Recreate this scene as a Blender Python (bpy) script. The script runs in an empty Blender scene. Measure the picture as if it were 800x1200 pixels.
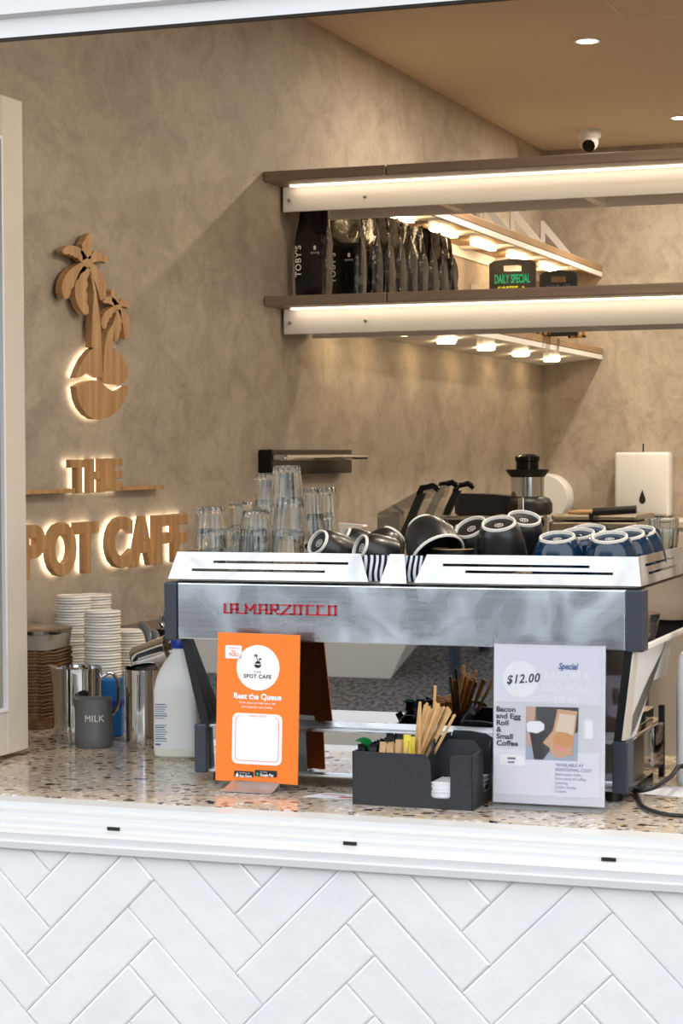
import bpy, bmesh, math, random
from mathutils import Vector, Matrix, Quaternion
random.seed(7)
PI = math.pi
COL = bpy.context.scene.collection
sc = bpy.context.scene

# ---------------------------------------------------------------- camera
F, YAW, PITCH, ROLL, EYE = 2410.23, 0.343810, 0.0276918, -0.00567896, 1.66
_fw = Vector((-math.sin(YAW)*math.cos(PITCH), math.cos(YAW)*math.cos(PITCH), -math.sin(PITCH)))
_r0 = Vector((math.cos(YAW), math.sin(YAW), 0)); _d0 = _fw.cross(_r0)
_r = math.cos(ROLL)*_r0 - math.sin(ROLL)*_d0
_d = math.sin(ROLL)*_r0 + math.cos(ROLL)*_d0
CAM = Vector((0, 0, EYE))
def _ray(x, y): return _fw*F + (x-400)*_r + (y-600)*_d
def PX(x, y, X): v = _ray(x, y); return CAM + v*(X/v.x)
def PY(x, y, Y): v = _ray(x, y); return CAM + v*(Y/v.y)
def PZ(x, y, Z): v = _ray(x, y); return CAM + v*((Z-EYE)/v.z)
cd = bpy.data.cameras.new('camera'); cam = bpy.data.objects.new('camera', cd); COL.objects.link(cam)
m = Matrix((( _r.x, -_d.x, -_fw.x), (_r.y, -_d.y, -_fw.y), (_r.z, -_d.z, -_fw.z))).to_4x4()
m.translation = CAM; cam.matrix_world = m
cd.sensor_width = 36; cd.lens = F*36/1200; cd.clip_end = 200
cd.dof.use_dof = False
sc.camera = cam
sc.view_settings.view_transform = 'Standard'; sc.view_settings.look = 'None'
sc.view_settings.gamma = 1; sc.view_settings.use_curve_mapping = False
sc.view_settings.exposure = 0.0
sc.cycles.use_denoising = True
sc.cycles.max_bounces = 12; sc.cycles.transmission_bounces = 12; sc.cycles.glossy_bounces = 6
sc.cycles.sample_clamp_indirect = 6
sc.cycles.caustics_refractive = False; sc.cycles.caustics_reflective = False

# ---------------------------------------------------------------- materials
def lin(c):
    return tuple(((v/255)/12.92 if v/255 <= .04045 else ((v/255+.055)/1.055)**2.4) for v in c) + (1,)
def mat(name, rgb, rough=.5, metal=0, **kw):
    m = bpy.data.materials.new(name); m.use_nodes = True
    b = m.node_tree.nodes['Principled BSDF']
    b.inputs['Base Color'].default_value = lin(rgb); b.inputs['Roughness'].default_value = rough
    b.inputs['Metallic'].default_value = metal
    for k, v in kw.items():
        b.inputs[k.replace('_', ' ')].default_value = v
    return m
def nd(m, t, **kw):
    n = m.node_tree.nodes.new(t)
    for k, v in kw.items():
        if k in n.inputs: n.inputs[k].default_value = v
        else: setattr(n, k, v)
    return n
def ln(m, a, b): m.node_tree.links.new(a, b)
def vary(m, c2, scale=8, detail=6, stretch=(1,1,1), lo=.35, hi=.65, bump=0, bscale=None, rough2=None, dist=0):
    """blend the base colour to a second colour with stretched noise, optional bump"""
    b = m.node_tree.nodes['Principled BSDF']
    tc = nd(m, 'ShaderNodeTexCoord'); mp = nd(m, 'ShaderNodeMapping'); mp.inputs['Scale'].default_value = stretch
    ln(m, tc.outputs['Object'], mp.inputs['Vector'])
    n = nd(m, 'ShaderNodeTexNoise'); n.inputs['Scale'].default_value = scale; n.inputs['Detail'].default_value = detail
    n.inputs['Distortion'].default_value = dist
    ln(m, mp.outputs[0], n.inputs['Vector'])
    r = nd(m, 'ShaderNodeMapRange'); r.inputs['From Min'].default_value = lo; r.inputs['From Max'].default_value = hi
    ln(m, n.outputs['Fac'], r.inputs['Value'])
    mx = nd(m, 'ShaderNodeMix', data_type='RGBA'); mx.inputs['A'].default_value = b.inputs['Base Color'].default_value
    mx.inputs['B'].default_value = lin(c2)
    ln(m, r.outputs[0], mx.inputs['Factor']); ln(m, mx.outputs['Result'], b.inputs['Base Color'])
    if bump:
        n2 = n
        if bscale:
            n2 = nd(m, 'ShaderNodeTexNoise'); n2.inputs['Scale'].default_value = bscale; n2.inputs['Detail'].default_value = 4
            ln(m, mp.outputs[0], n2.inputs['Vector'])
        bp = nd(m, 'ShaderNodeBump'); bp.inputs['Strength'].default_value = 1; bp.inputs['Distance'].default_value = bump
        ln(m, n2.outputs['Fac'], bp.inputs['Height']); ln(m, bp.outputs[0], b.inputs['Normal'])
    return m
def emit(name, rgb, s):
    m = bpy.data.materials.new(name); m.use_nodes = True; nt = m.node_tree
    nt.nodes.clear(); o = nt.nodes.new('ShaderNodeOutputMaterial'); e = nt.nodes.new('ShaderNodeEmission')
    e.inputs[0].default_value = lin(rgb); e.inputs[1].default_value = s; nt.links.new(e.outputs[0], o.inputs[0]); return m
def glass(name, rgb, rough=0.0, ior=1.45):
    return mat(name, rgb, rough, 0, Transmission_Weight=1.0, IOR=ior)

M = {}
def plaster(name, a, b, c):
    m = mat(name, a, .62); bs = m.node_tree.nodes['Principled BSDF']
    tc = nd(m, 'ShaderNodeTexCoord')
    def noise(sc_, st, det, dist):
        mp = nd(m, 'ShaderNodeMapping'); mp.inputs['Scale'].default_value = st; mp.inputs['Rotation'].default_value = (.25, .2, .3)
        ln(m, tc.outputs['Object'], mp.inputs['Vector'])
        n = nd(m, 'ShaderNodeTexNoise'); n.inputs['Scale'].default_value = sc_; n.inputs['Detail'].default_value = det
        n.inputs['Distortion'].default_value = dist; n.inputs['Roughness'].default_value = .65
        ln(m, mp.outputs[0], n.inputs['Vector']); return n
    n1 = noise(2.6, (1, .55, .8), 10, .3); n2 = noise(11, (1, .5, .7), 10, .9); n3 = noise(60, (1, .5, .8), 6, 1.2)
    def rng(n, lo, hi):
        r = nd(m, 'ShaderNodeMapRange'); r.inputs['From Min'].default_value = lo; r.inputs['From Max'].default_value = hi
        ln(m, n.outputs['Fac'], r.inputs['Value']); return r
    x1 = nd(m, 'ShaderNodeMix', data_type='RGBA'); x1.inputs['A'].default_value = lin(a); x1.inputs['B'].default_value = lin(b)
    ln(m, rng(n1, .38, .66).outputs[0], x1.inputs['Factor'])
    x2 = nd(m, 'ShaderNodeMix', data_type='RGBA'); x2.inputs['B'].default_value = lin(c)
    ln(m, x1.outputs['Result'], x2.inputs['A']); ln(m, rng(n2, .42, .85).outputs[0], x2.inputs['Factor'])
    x3 = nd(m, 'ShaderNodeMix', data_type='RGBA', blend_type='OVERLAY'); x3.inputs['Factor'].default_value = .35
    ln(m, x2.outputs['Result'], x3.inputs['A']); ln(m, n3.outputs['Color'], x3.inputs['B'])
    g = nd(m, 'ShaderNodeRGBToBW'); ln(m, n3.outputs['Color'], g.inputs[0]); ln(m, g.outputs[0], x3.inputs['B'])
    ln(m, x3.outputs['Result'], bs.inputs['Base Color'])
    bp = nd(m, 'ShaderNodeBump'); bp.inputs['Distance'].default_value = .003; bp.inputs['Strength'].default_value = .5
    ln(m, n2.outputs['Fac'], bp.inputs['Height']); ln(m, bp.outputs[0], bs.inputs['Normal'])
    return m
M['plaster'] = plaster('trowelled_plaster', (186,175,160), (166,154,138), (140,126,112))
M['ceiling'] = mat('ceiling_paint', (214,200,180), .7)
M['white'] = mat('white_powder_coat', (236,237,238), .35)
M['sill_white'] = mat('sill_powder_coat', (214,215,216), .35)
M['cream'] = mat('cream_powder_coat', (214,207,194), .4)
M['tile'] = vary(mat('handmade_white_tile', (244,244,244), .25, Coat_Weight=.2), (236,238,240), scale=5, bump=.0022, bscale=22)
M['grout'] = mat('pale_grout', (232,234,237), .9)
M['shelf'] = vary(mat('taupe_shelf_laminate', (150,132,116), .5), (136,118,102), scale=14, stretch=(.3,.3,4))
M['shelf_wood'] = vary(mat('warm_shelf_laminate', (172,142,108), .5), (150,120,88), scale=14, stretch=(3,.2,1))
M['frame_white'] = mat('satin_white_metal', (248,246,242), .4)
def terrazzo():
    m = mat('terrazzo', (190,178,164), .12); bs = m.node_tree.nodes['Principled BSDF']
    tc = nd(m, 'ShaderNodeTexCoord'); cur = None
    base = nd(m, 'ShaderNodeTexNoise'); base.inputs['Scale'].default_value = 60; ln(m, tc.outputs['Object'], base.inputs['Vector'])
    x = nd(m, 'ShaderNodeMix', data_type='RGBA'); x.inputs['A'].default_value = lin((212,198,180)); x.inputs['B'].default_value = lin((184,168,152))
    ln(m, base.outputs['Fac'], x.inputs['Factor']); cur = x.outputs['Result']
    for s, thr, cols in ((90, .46, [(0,(226,218,208)),(.3,(132,114,100)),(.5,(204,178,146)),(.75,(176,168,160))]),
                         (44, .27, [(0,(70,56,48)),(.3,(232,226,218)),(.5,(104,80,64)),(.8,(196,170,142))]),
                         (25, .20, [(0,(44,37,36)),(.5,(60,48,42)),(.78,(228,220,210)),(.9,(34,30,31))])):
        nz = nd(m, 'ShaderNodeTexNoise'); nz.inputs['Scale'].default_value = s*1.6; ln(m, tc.outputs['Object'], nz.inputs['Vector'])
        va = nd(m, 'ShaderNodeVectorMath', operation='MULTIPLY_ADD'); va.inputs[1].default_value = (.03*20/s,)*3
        ln(m, nz.outputs['Color'], va.inputs[0]); ln(m, tc.outputs['Object'], va.inputs[2])
        v = nd(m, 'ShaderNodeTexVoronoi'); v.inputs['Scale'].default_value = s; ln(m, va.outputs[0], v.inputs['Vector'])
        sep = nd(m, 'ShaderNodeSeparateColor'); ln(m, v.outputs['Color'], sep.inputs[0])
        cr = nd(m, 'ShaderNodeValToRGB'); cr.color_ramp.interpolation = 'CONSTANT'
        els = cr.color_ramp.elements
        els[0].position, els[0].color = cols[0][0], lin(cols[0][1]); els[1].position, els[1].color = cols[1][0], lin(cols[1][1])
        for p, c in cols[2:]:
            e = els.new(p); e.color = lin(c)
        ln(m, sep.outputs[0], cr.inputs[0])
        sz = nd(m, 'ShaderNodeMath', operation='MULTIPLY'); sz.inputs[1].default_value = thr*1.6; ln(m, sep.outputs[1], sz.inputs[0])
        lt = nd(m, 'ShaderNodeMath', operation='LESS_THAN'); ln(m, v.outputs['Distance'], lt.inputs[0]); ln(m, sz.outputs[0], lt.inputs[1])
        x = nd(m, 'ShaderNodeMix', data_type='RGBA'); ln(m, lt.outputs[0], x.inputs['Factor']); ln(m, cur, x.inputs['A']); ln(m, cr.outputs[0], x.inputs['B'])
        cur = x.outputs['Result']
    ln(m, cur, bs.inputs['Base Color']); return m
M['terrazzo'] = terrazzo()
M['sign_wood'] = vary(mat('oak_veneer', (200,160,114), .5), (172,130,84), scale=9, stretch=(1,4,.35), bump=.0006)
M['ply'] = vary(mat('plywood', (200,150,90), .6), (172,122,68), scale=10, stretch=(1,1,.2))
M['floor'] = mat('grey_floor', (120,112,104), .5)
M['pave'] = vary(mat('exposed_aggregate', (104,97,92), .8), (40,38,38), scale=60, detail=4, lo=.42, hi=.6)
M['mirror'] = mat('mirror_polished_steel', (215,217,220), .015, 1)
def brushed(name, rgb, r, st, amt=.0002, sc_=140):
    m = mat(name, rgb, r, 1); bs = m.node_tree.nodes['Principled BSDF']
    tc = nd(m, 'ShaderNodeTexCoord'); mp = nd(m, 'ShaderNodeMapping'); mp.inputs['Scale'].default_value = st; ln(m, tc.outputs['Object'], mp.inputs[0])
    n = nd(m, 'ShaderNodeTexNoise'); n.inputs['Scale'].default_value = sc_; n.inputs['Detail'].default_value = 3; ln(m, mp.outputs[0], n.inputs['Vector'])
    bp = nd(m, 'ShaderNodeBump'); bp.inputs['Distance'].default_value = amt; ln(m, n.outputs['Fac'], bp.inputs['Height']); ln(m, bp.outputs[0], bs.inputs['Normal'])
    n2 = nd(m, 'ShaderNodeTexNoise'); n2.inputs['Scale'].default_value = 7; n2.inputs['Detail'].default_value = 5; n2.inputs['Distortion'].default_value = 1.2
    ln(m, tc.outputs['Object'], n2.inputs['Vector'])
    rr = nd(m, 'ShaderNodeMapRange'); rr.inputs['From Min'].default_value = .35; rr.inputs['From Max'].default_value = .7
    rr.inputs['To Min'].default_value = r*.6; rr.inputs['To Max'].default_value = r*1.7; ln(m, n2.outputs['Fac'], rr.inputs['Value']); ln(m, rr.outputs[0], bs.inputs['Roughness'])
    return m
M['brushed'] = brushed('brushed_steel', (222,230,238), .30, (.05, 1, 1.0))
M['steel'] = mat('steel', (206,206,206), .07, 1)
M['steel_dull'] = mat('dull_steel', (170,164,154), .35, 1)
M['rail'] = brushed('satin_steel_rail', (214,215,217), .38, (.05, 1, 1.0), amt=.00006)
M['charcoal'] = mat('charcoal_metal', (58,64,74), .38)
M['black'] = mat('black_plastic', (22,22,24), .42)
M['black_gloss'] = mat('black_gloss', (14,14,15), .15, Specular_IOR_Level=.25)
M['caddy'] = vary(mat('speckled_black_plastic', (38,40,45), .45), (47,49,54), scale=180, detail=2)
M['red'] = mat('red_enamel', (200,12,36), .25)
M['cup_black'] = mat('matt_black_glaze', (30,29,31), .33, Coat_Weight=.15)
M['cup_blue'] = mat('blue_glaze', (10,46,74), .12, Coat_Weight=.4)
M['ceramic'] = mat('raw_ceramic', (232,226,214), .5)
M['glass'] = glass('clear_glass', (246,250,250))
def thin(name, rgb, opac, rough=.03, fres=1.45):
    """thin clear sheet: tinted see-through with a Fresnel gloss"""
    m = bpy.data.materials.new(name); m.use_nodes = True; nt = m.node_tree; nt.nodes.clear()
    o = nt.nodes.new('ShaderNodeOutputMaterial'); tr_ = nt.nodes.new('ShaderNodeBsdfTransparent'); tr_.inputs[0].default_value = lin(rgb)
    df = nt.nodes.new('ShaderNodeBsdfDiffuse'); df.inputs[0].default_value = lin(rgb); gs_ = nt.nodes.new('ShaderNodeBsdfGlossy'); gs_.inputs['Roughness'].default_value = rough
    fr_ = nt.nodes.new('ShaderNodeFresnel'); fr_.inputs[0].default_value = fres
    a_ = nt.nodes.new('ShaderNodeMixShader'); a_.inputs[0].default_value = opac; b_ = nt.nodes.new('ShaderNodeMixShader')
    nt.links.new(tr_.outputs[0], a_.inputs[1]); nt.links.new(df.outputs[0], a_.inputs[2]); nt.links.new(fr_.outputs[0], b_.inputs[0])
    nt.links.new(a_.outputs[0], b_.inputs[1]); nt.links.new(gs_.outputs[0], b_.inputs[2]); nt.links.new(b_.outputs[0], o.inputs[0]); return m
M['acrylic'] = thin('clear_acrylic', (252,252,253), .03, fres=1.1)
M['smoke'] = thin('smoked_plastic', (244,238,230), .2)
M['tubclear'] = thin('cloudy_plastic', (238,230,222), .35, .2)
M['winglass'] = thin('tinted_glass', (14,20,34), .4, 0, 1.12)
M['orange'] = mat('orange_print', (248,130,42), .45)
M['paper'] = mat('white_paper', (240,241,246), .55)
M['paper_lilac'] = mat('pale_lilac_print', (234,234,243), .5)
def sheet(name, rgb):
    m = bpy.data.materials.new(name); m.use_nodes = True; nt = m.node_tree; nt.nodes.clear()
    o = nt.nodes.new('ShaderNodeOutputMaterial'); d = nt.nodes.new('ShaderNodeBsdfDiffuse'); t = nt.nodes.new('ShaderNodeBsdfTranslucent'); x = nt.nodes.new('ShaderNodeMixShader')
    d.inputs[0].default_value = lin(rgb); t.inputs[0].default_value = lin(rgb); x.inputs[0].default_value = .3
    nt.links.new(d.outputs[0], x.inputs[1]); nt.links.new(t.outputs[0], x.inputs[2]); nt.links.new(x.outputs[0], o.inputs[0]); return m
M['poster'] = sheet('poster_paper', (246,246,251))
M['ink'] = mat('black_ink', (22,24,34), .6)
M['ink_navy'] = mat('navy_ink', (24,34,60), .6)
M['ink_blue'] = mat('blue_ink', (50,96,160), .6)
M['ink_mid'] = mat('soft_blue_ink', (96,112,160), .6)
M['ink_red'] = mat('red_ink', (190,30,36), .6)
M['ink_white'] = mat('white_ink', (250,250,252), .55)
M['green_chalk'] = mat('green_chalk', (20,170,130), .8); M['yellow_chalk'] = mat('yellow_chalk', (196,204,30), .8)
M['milk_plastic'] = mat('milk_bottle_plastic', (244,246,248), .35, Subsurface_Weight=.15)
M['cap_blue'] = mat('blue_cap', (20,60,170), .35)
M['milk'] = mat('pale_milk_tint', (232,240,226), .4)  # pale green-white colour of the band round the bottle foot
M['pulp'] = vary(mat('moulded_pulp', (146,112,76), .95), (104,76,48), scale=90, bump=.003, bscale=160)
M['lid'] = mat('white_paper_lid', (238,236,230), .55)
M['greymug'] = mat('grey_enamel', (104,106,108), .32)
M['kraft'] = mat('brown_sachet_paper', (196,156,112), .7)
M['yellow'] = mat('yellow_sachet_paper', (226,206,70), .6)
M['stick'] = vary(mat('birch_stick', (214,172,116), .7), (190,146,92), scale=40)
M['leaf'] = vary(mat('foliage', (52,92,34), .7), (24,50,20), scale=9)
M['green'] = mat('green_plastic', (20,120,60), .4)
M['bark'] = mat('bark', (70,54,42), .9)
M['skin'] = mat('skin', (196,146,116), .5, Subsurface_Weight=.1)
M['tee'] = mat('pale_tee', (206,198,190), .9); M['trousers'] = mat('black_cloth', (18,18,20), .9); M['hair'] = mat('dark_hair', (34,24,18), .6)
M['copper'] = mat('copper_metal', (190,120,80), .2, 1)
M['led'] = emit('led_warm', (255,232,200), 7.0)
M['led_bar'] = emit('led_bar', (255,222,172), 30.0)
M['led_halo'] = emit('led_halo', (255,232,200), 5.0)
M['lamp'] = emit('downlight_lamp', (255,244,224), 14.0)
M['bag'] = vary(mat('black_foil', (14,13,13), .2, Coat_Weight=.3), (22,20,19), scale=20, bump=.008, bscale=26)
M['chalkboard'] = mat('chalkboard', (26,24,24), .6)
M['bwall'] = mat('pale_render', (226,230,236), .8); M['bglass'] = mat('blue_window', (60,84,110), .1); M['charcloth'] = mat('dark_seat', (36,42,56), .6)
M['orangelogo'] = mat('orange_logo_ink', (240,110,60), .5)
def zebra():
    m = mat('zebra_print', (236,238,244), .15); bs = m.node_tree.nodes['Principled BSDF']
    tc = nd(m, 'ShaderNodeTexCoord'); w = nd(m, 'ShaderNodeTexWave'); w.inputs['Scale'].default_value = 26; w.inputs['Distortion'].default_value = 7
    w.inputs['Detail'].default_value = .5; w.inputs['Detail Scale'].default_value = .6
    ln(m, tc.outputs['Object'], w.inputs['Vector']); cr = nd(m, 'ShaderNodeValToRGB'); cr.color_ramp.interpolation = 'CONSTANT'
    cr.color_ramp.elements[0].color = lin((18,20,26)); cr.color_ramp.elements[1].position = .5; cr.color_ramp.elements[1].color = lin((232,236,244))
    ln(m, w.outputs['Fac'], cr.inputs[0]); ln(m, cr.outputs[0], bs.inputs['Base Color']); return m
M['zebra'] = zebra()

# ---------------------------------------------------------------- builders
def link(name, bm, material, parent=None, smooth=False, loc=None, rot=None):
    me = bpy.data.meshes.new(name)
    if isinstance(bm, bpy.types.Mesh): me = bm
    else:
        bmesh.ops.recalc_face_normals(bm, faces=bm.faces); bm.to_mesh(me); bm.free()
    me.name = name
    me.materials.clear(); me.materials.append(M[material])
    if smooth:
        for p in me.polygons: p.use_smooth = True
        if hasattr(me, 'set_sharp_from_angle'): me.set_sharp_from_angle(angle=math.radians(38))
    o = bpy.data.objects.new(name, me); COL.objects.link(o)
    if parent is not None: o.parent = parent
    if loc is not None: o.location = loc
    if rot is not None: o.rotation_euler = rot
    return o
def tag(o, label=None, cat=None, group=None, kind=None):
    if label: o['label'] = label
    if cat: o['category'] = cat
    if group: o['group'] = group
    if kind: o['kind'] = kind
    return o
def thing(name, label, cat, loc=(0,0,0), rz=0, group=None, rot=None):
    o = bpy.data.objects.new(name, None); COL.objects.link(o); o.empty_display_size = .05
    o.location = loc; o.rotation_euler = rot if rot else (0, 0, rz)
    return tag(o, label, cat, group)
def struct(name, bm, material, smooth=False, **kw):
    return tag(link(name, bm, material, smooth=smooth, **kw), kind='structure')
def dup(root, loc=None, rot=None, label=None, group=None):
    def cp(o, par):
        c = o.copy(); COL.objects.link(c)
        if par is not None: c.parent = par
        for ch in [x for x in bpy.data.objects if x.parent == o]: cp(ch, c)
        return c
    r = cp(root, None)
    if loc is not None: r.location = loc
    if rot is not None:
        if isinstance(rot, Quaternion): r.rotation_euler = rot.to_euler()
        else: r.rotation_euler = rot
    if label: r['label'] = label
    if group: r['group'] = group
    return r
def NB(): return bmesh.new()
def box(bm, x0, x1, y0, y1, z0, z1, bev=0, seg=2, mtx=None):
    vs = [bm.verts.new((x, y, z)) for z in (z0, z1) for y in (y0, y1) for x in (x0, x1)]
    fs = [bm.faces.new([vs[i] for i in q]) for q in ((0,2,3,1),(4,5,7,6),(0,1,5,4),(2,6,7,3),(0,4,6,2),(1,3,7,5))]
    geo = set(vs)
    if bev:
        es = list({e for f in fs for e in f.edges})
        r = bmesh.ops.bevel(bm, geom=es+vs, offset=bev, segments=seg, affect='EDGES', profile=.5)
        geo = {v for f in r['faces'] for v in f.verts} | {v for v in vs if v.is_valid}
    if mtx is not None: bmesh.ops.transform(bm, matrix=mtx, verts=list(geo))
    return bm
def bx(*a, **k): return box(NB(), *a, **k)
def lathe(bm, prof, c=(0,0,0), seg=28, mtx=None, flute=0, nfl=10, caps=True, sx=1, sy=1):
    rings = []
    for r, z in prof:
        ring = []
        for i in range(seg):
            a = 2*PI*i/seg
            rr = r*(1 + flute*(abs(math.cos(a*nfl/2))-1)) if flute else r
            ring.append(bm.verts.new((c[0]+rr*math.cos(a)*sx, c[1]+rr*math.sin(a)*sy, c[2]+z)))
        rings.append(ring)
    for a, b in zip(rings, rings[1:]):
        for i in range(seg):
            j = (i+1) % seg; bm.faces.new((a[i], a[j], b[j], b[i]))
    if caps:
        if prof[0][0] > 1e-5: bm.faces.new(rings[0][::-1])
        if prof[-1][0] > 1e-5: bm.faces.new(rings[-1])
    vs = [v for r_ in rings for v in r_]
    if mtx is not None: bmesh.ops.transform(bm, matrix=mtx, verts=vs)
    return bm
def loft(bm, rings, cap=True):
    R = [[bm.verts.new(p) for p in ring] for ring in rings]; n = len(R[0])
    for a, b in zip(R, R[1:]):
        for i in range(n):
            j = (i+1) % n; bm.faces.new((a[i], a[j], b[j], b[i]))
    if cap: bm.faces.new(R[0][::-1]); bm.faces.new(R[-1])
    return bm
def prism(bm, poly, t0, t1, frame='XZ', mtx=None):
    """poly in 2-D; frame XZ extrudes in Y, YZ extrudes in X, XY extrudes in Z"""
    def P(u, v, t):
        return {'XZ': (u, t, v), 'YZ': (t, u, v), 'XY': (u, v, t)}[frame]
    a = [bm.verts.new(P(u, v, t0)) for u, v in poly]; b = [bm.verts.new(P(u, v, t1)) for u, v in poly]
    n = len(poly)
    f1 = bm.faces.new(a); f2 = bm.faces.new(b[::-1])
    for i in range(n):
        j = (i+1) % n; bm.faces.new((a[i], b[i], b[j], a[j]))
    f1.normal_update(); f2.normal_update()
    bmesh.ops.triangulate(bm, faces=[f1, f2], quad_method='BEAUTY', ngon_method='EAR_CLIP')
    if mtx is not None: bmesh.ops.transform(bm, matrix=mtx, verts=a+b)
    return bm
def tube(bm, pts, r, seg=8, radii=None):
    pts = [Vector(p) for p in pts]; rings = []; up = Vector((0, 0, 1)); prev = None
    for i, p in enumerate(pts):
        t = (pts[min(i+1, len(pts)-1)] - pts[max(i-1, 0)]).normalized()
        if prev is None:
            n = t.cross(up)
            if n.length < 1e-3: n = t.cross(Vector((1, 0, 0)))
            n.normalize()
        else: n = (prev - t*prev.dot(t)).normalized()
        prev = n; b = t.cross(n); rr = radii[i] if radii else r
        rings.append([tuple(p + rr*(math.cos(2*PI*k/seg)*n + math.sin(2*PI*k/seg)*b)) for k in range(seg)])
    return loft(bm, rings)
def spline(pts, n=8):
    P = [Vector(p) for p in pts]; out = []
    for i in range(len(P)-1):
        p0, p1, p2, p3 = P[max(i-1, 0)], P[i], P[i+1], P[min(i+2, len(P)-1)]
        for k in range(n):
            t = k/n; out.append(.5*((2*p1)+(-p0+p2)*t+(2*p0-5*p1+4*p2-p3)*t*t+(-p0+3*p1-3*p2+p3)*t**3))
    out.append(P[-1]); return out
def text_mesh(body, size=1, ext=0, offset=0, align='LEFT', spacing=1, bevel=0, line=1, shear=0):
    cu = bpy.data.curves.new('lettering', 'FONT'); cu.body = body; cu.size = size; cu.extrude = ext; cu.offset = offset
    cu.align_x = align; cu.space_character = spacing; cu.space_line = line; cu.bevel_depth = bevel; cu.fill_mode = 'BOTH'; cu.resolution_u = 4; cu.shear = shear
    o = bpy.data.objects.new('lettering', cu); COL.objects.link(o)
    bpy.context.view_layer.update()
    me = bpy.data.meshes.new_from_object(o.evaluated_get(bpy.context.evaluated_depsgraph_get()))
    bpy.data.objects.remove(o); bpy.data.curves.remove(cu); return me
FACE = Matrix(((1,0,0,0),(0,0,-1,0),(0,1,0,0),(0,0,0,1)))      # text plane -> vertical board facing -Y
def put_text(bm, body, x, z, y, size, mtx=FACE, rotate=0, sx=1, **kw):
    me = text_mesh(body, size, **kw); t = NB(); t.from_mesh(me)
    T = Matrix.Translation((x, y, z)) @ mtx @ Matrix.Rotation(rotate, 4, 'Z') @ Matrix.Diagonal((sx, 1, 1, 1))
    bmesh.ops.transform(t, matrix=T, verts=t.verts); tmp = bpy.data.meshes.new('tmp'); t.to_mesh(tmp); t.free()
    bm.from_mesh(tmp); bpy.data.meshes.remove(tmp); bpy.data.meshes.remove(me); return bm
def rrect(x0, x1, z0, z1, r, n=5):
    out = []
    for cx, cz, a0 in ((x1-r, z1-r, 0), (x0+r, z1-r, PI/2), (x0+r, z0+r, PI), (x1-r, z0+r, 3*PI/2)):
        out += [(cx+r*math.cos(a0+PI/2*k/n), cz+r*math.sin(a0+PI/2*k/n)) for k in range(n+1)]
    return out
def flat(bm, poly, y, t=.0004): return prism(bm, poly, y, y+t, 'XZ')
def ellipse(cx, cz, rx, rz, n=28): return [(cx+rx*math.cos(2*PI*k/n), cz+rz*math.sin(2*PI*k/n)) for k in range(n)]
def quatz(n): return Vector((0, 0, 1)).rotation_difference(Vector(n).normalized())

# ---------------------------------------------------------------- the setting
XW, YB, ZC, CZ = -2.5, 9.97, 3.16, 1.0
struct('wall_left', bx(XW-.12, XW, 3.52, YB, 0, ZC), 'plaster')
struct('wall_back', bx(XW-.12, 1.7, YB, YB+.12, 0, ZC), 'plaster')
struct('wall_right', bx(1.6, 1.7, 3.52, YB, 0, ZC), 'plaster')
cb = bx(XW-.12, 1.7, 3.4, YB+.12, ZC, ZC+.1); struct('ceiling', cb, 'ceiling')
h = PZ(731, 22, ZC)
hb = NB()
for a, b in (((h.x-.35, h.y-.6), (h.x+.25, h.y)),):
    x0, y0, x1, y1 = a[0]+.35, a[1], b[0]+.35, b[1]
    for q in ((x0, x0+.004, y0, y1), (x0, x1, y1, y1+.004), (x1, x1+.004, y0, y1), (x0, x1, y0, y0+.004)): box(hb, q[0], q[1], q[2], q[3], ZC-.0015, ZC-.0002)
struct('trim_2', hb, 'grout')
struct('floor', bx(XW-.12, 1.7, 3.4, YB+.12, -.1, 0), 'floor')
struct('pavement', bx(-22, 16, -26, 3.4, -.12, 0), 'pave')

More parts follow.
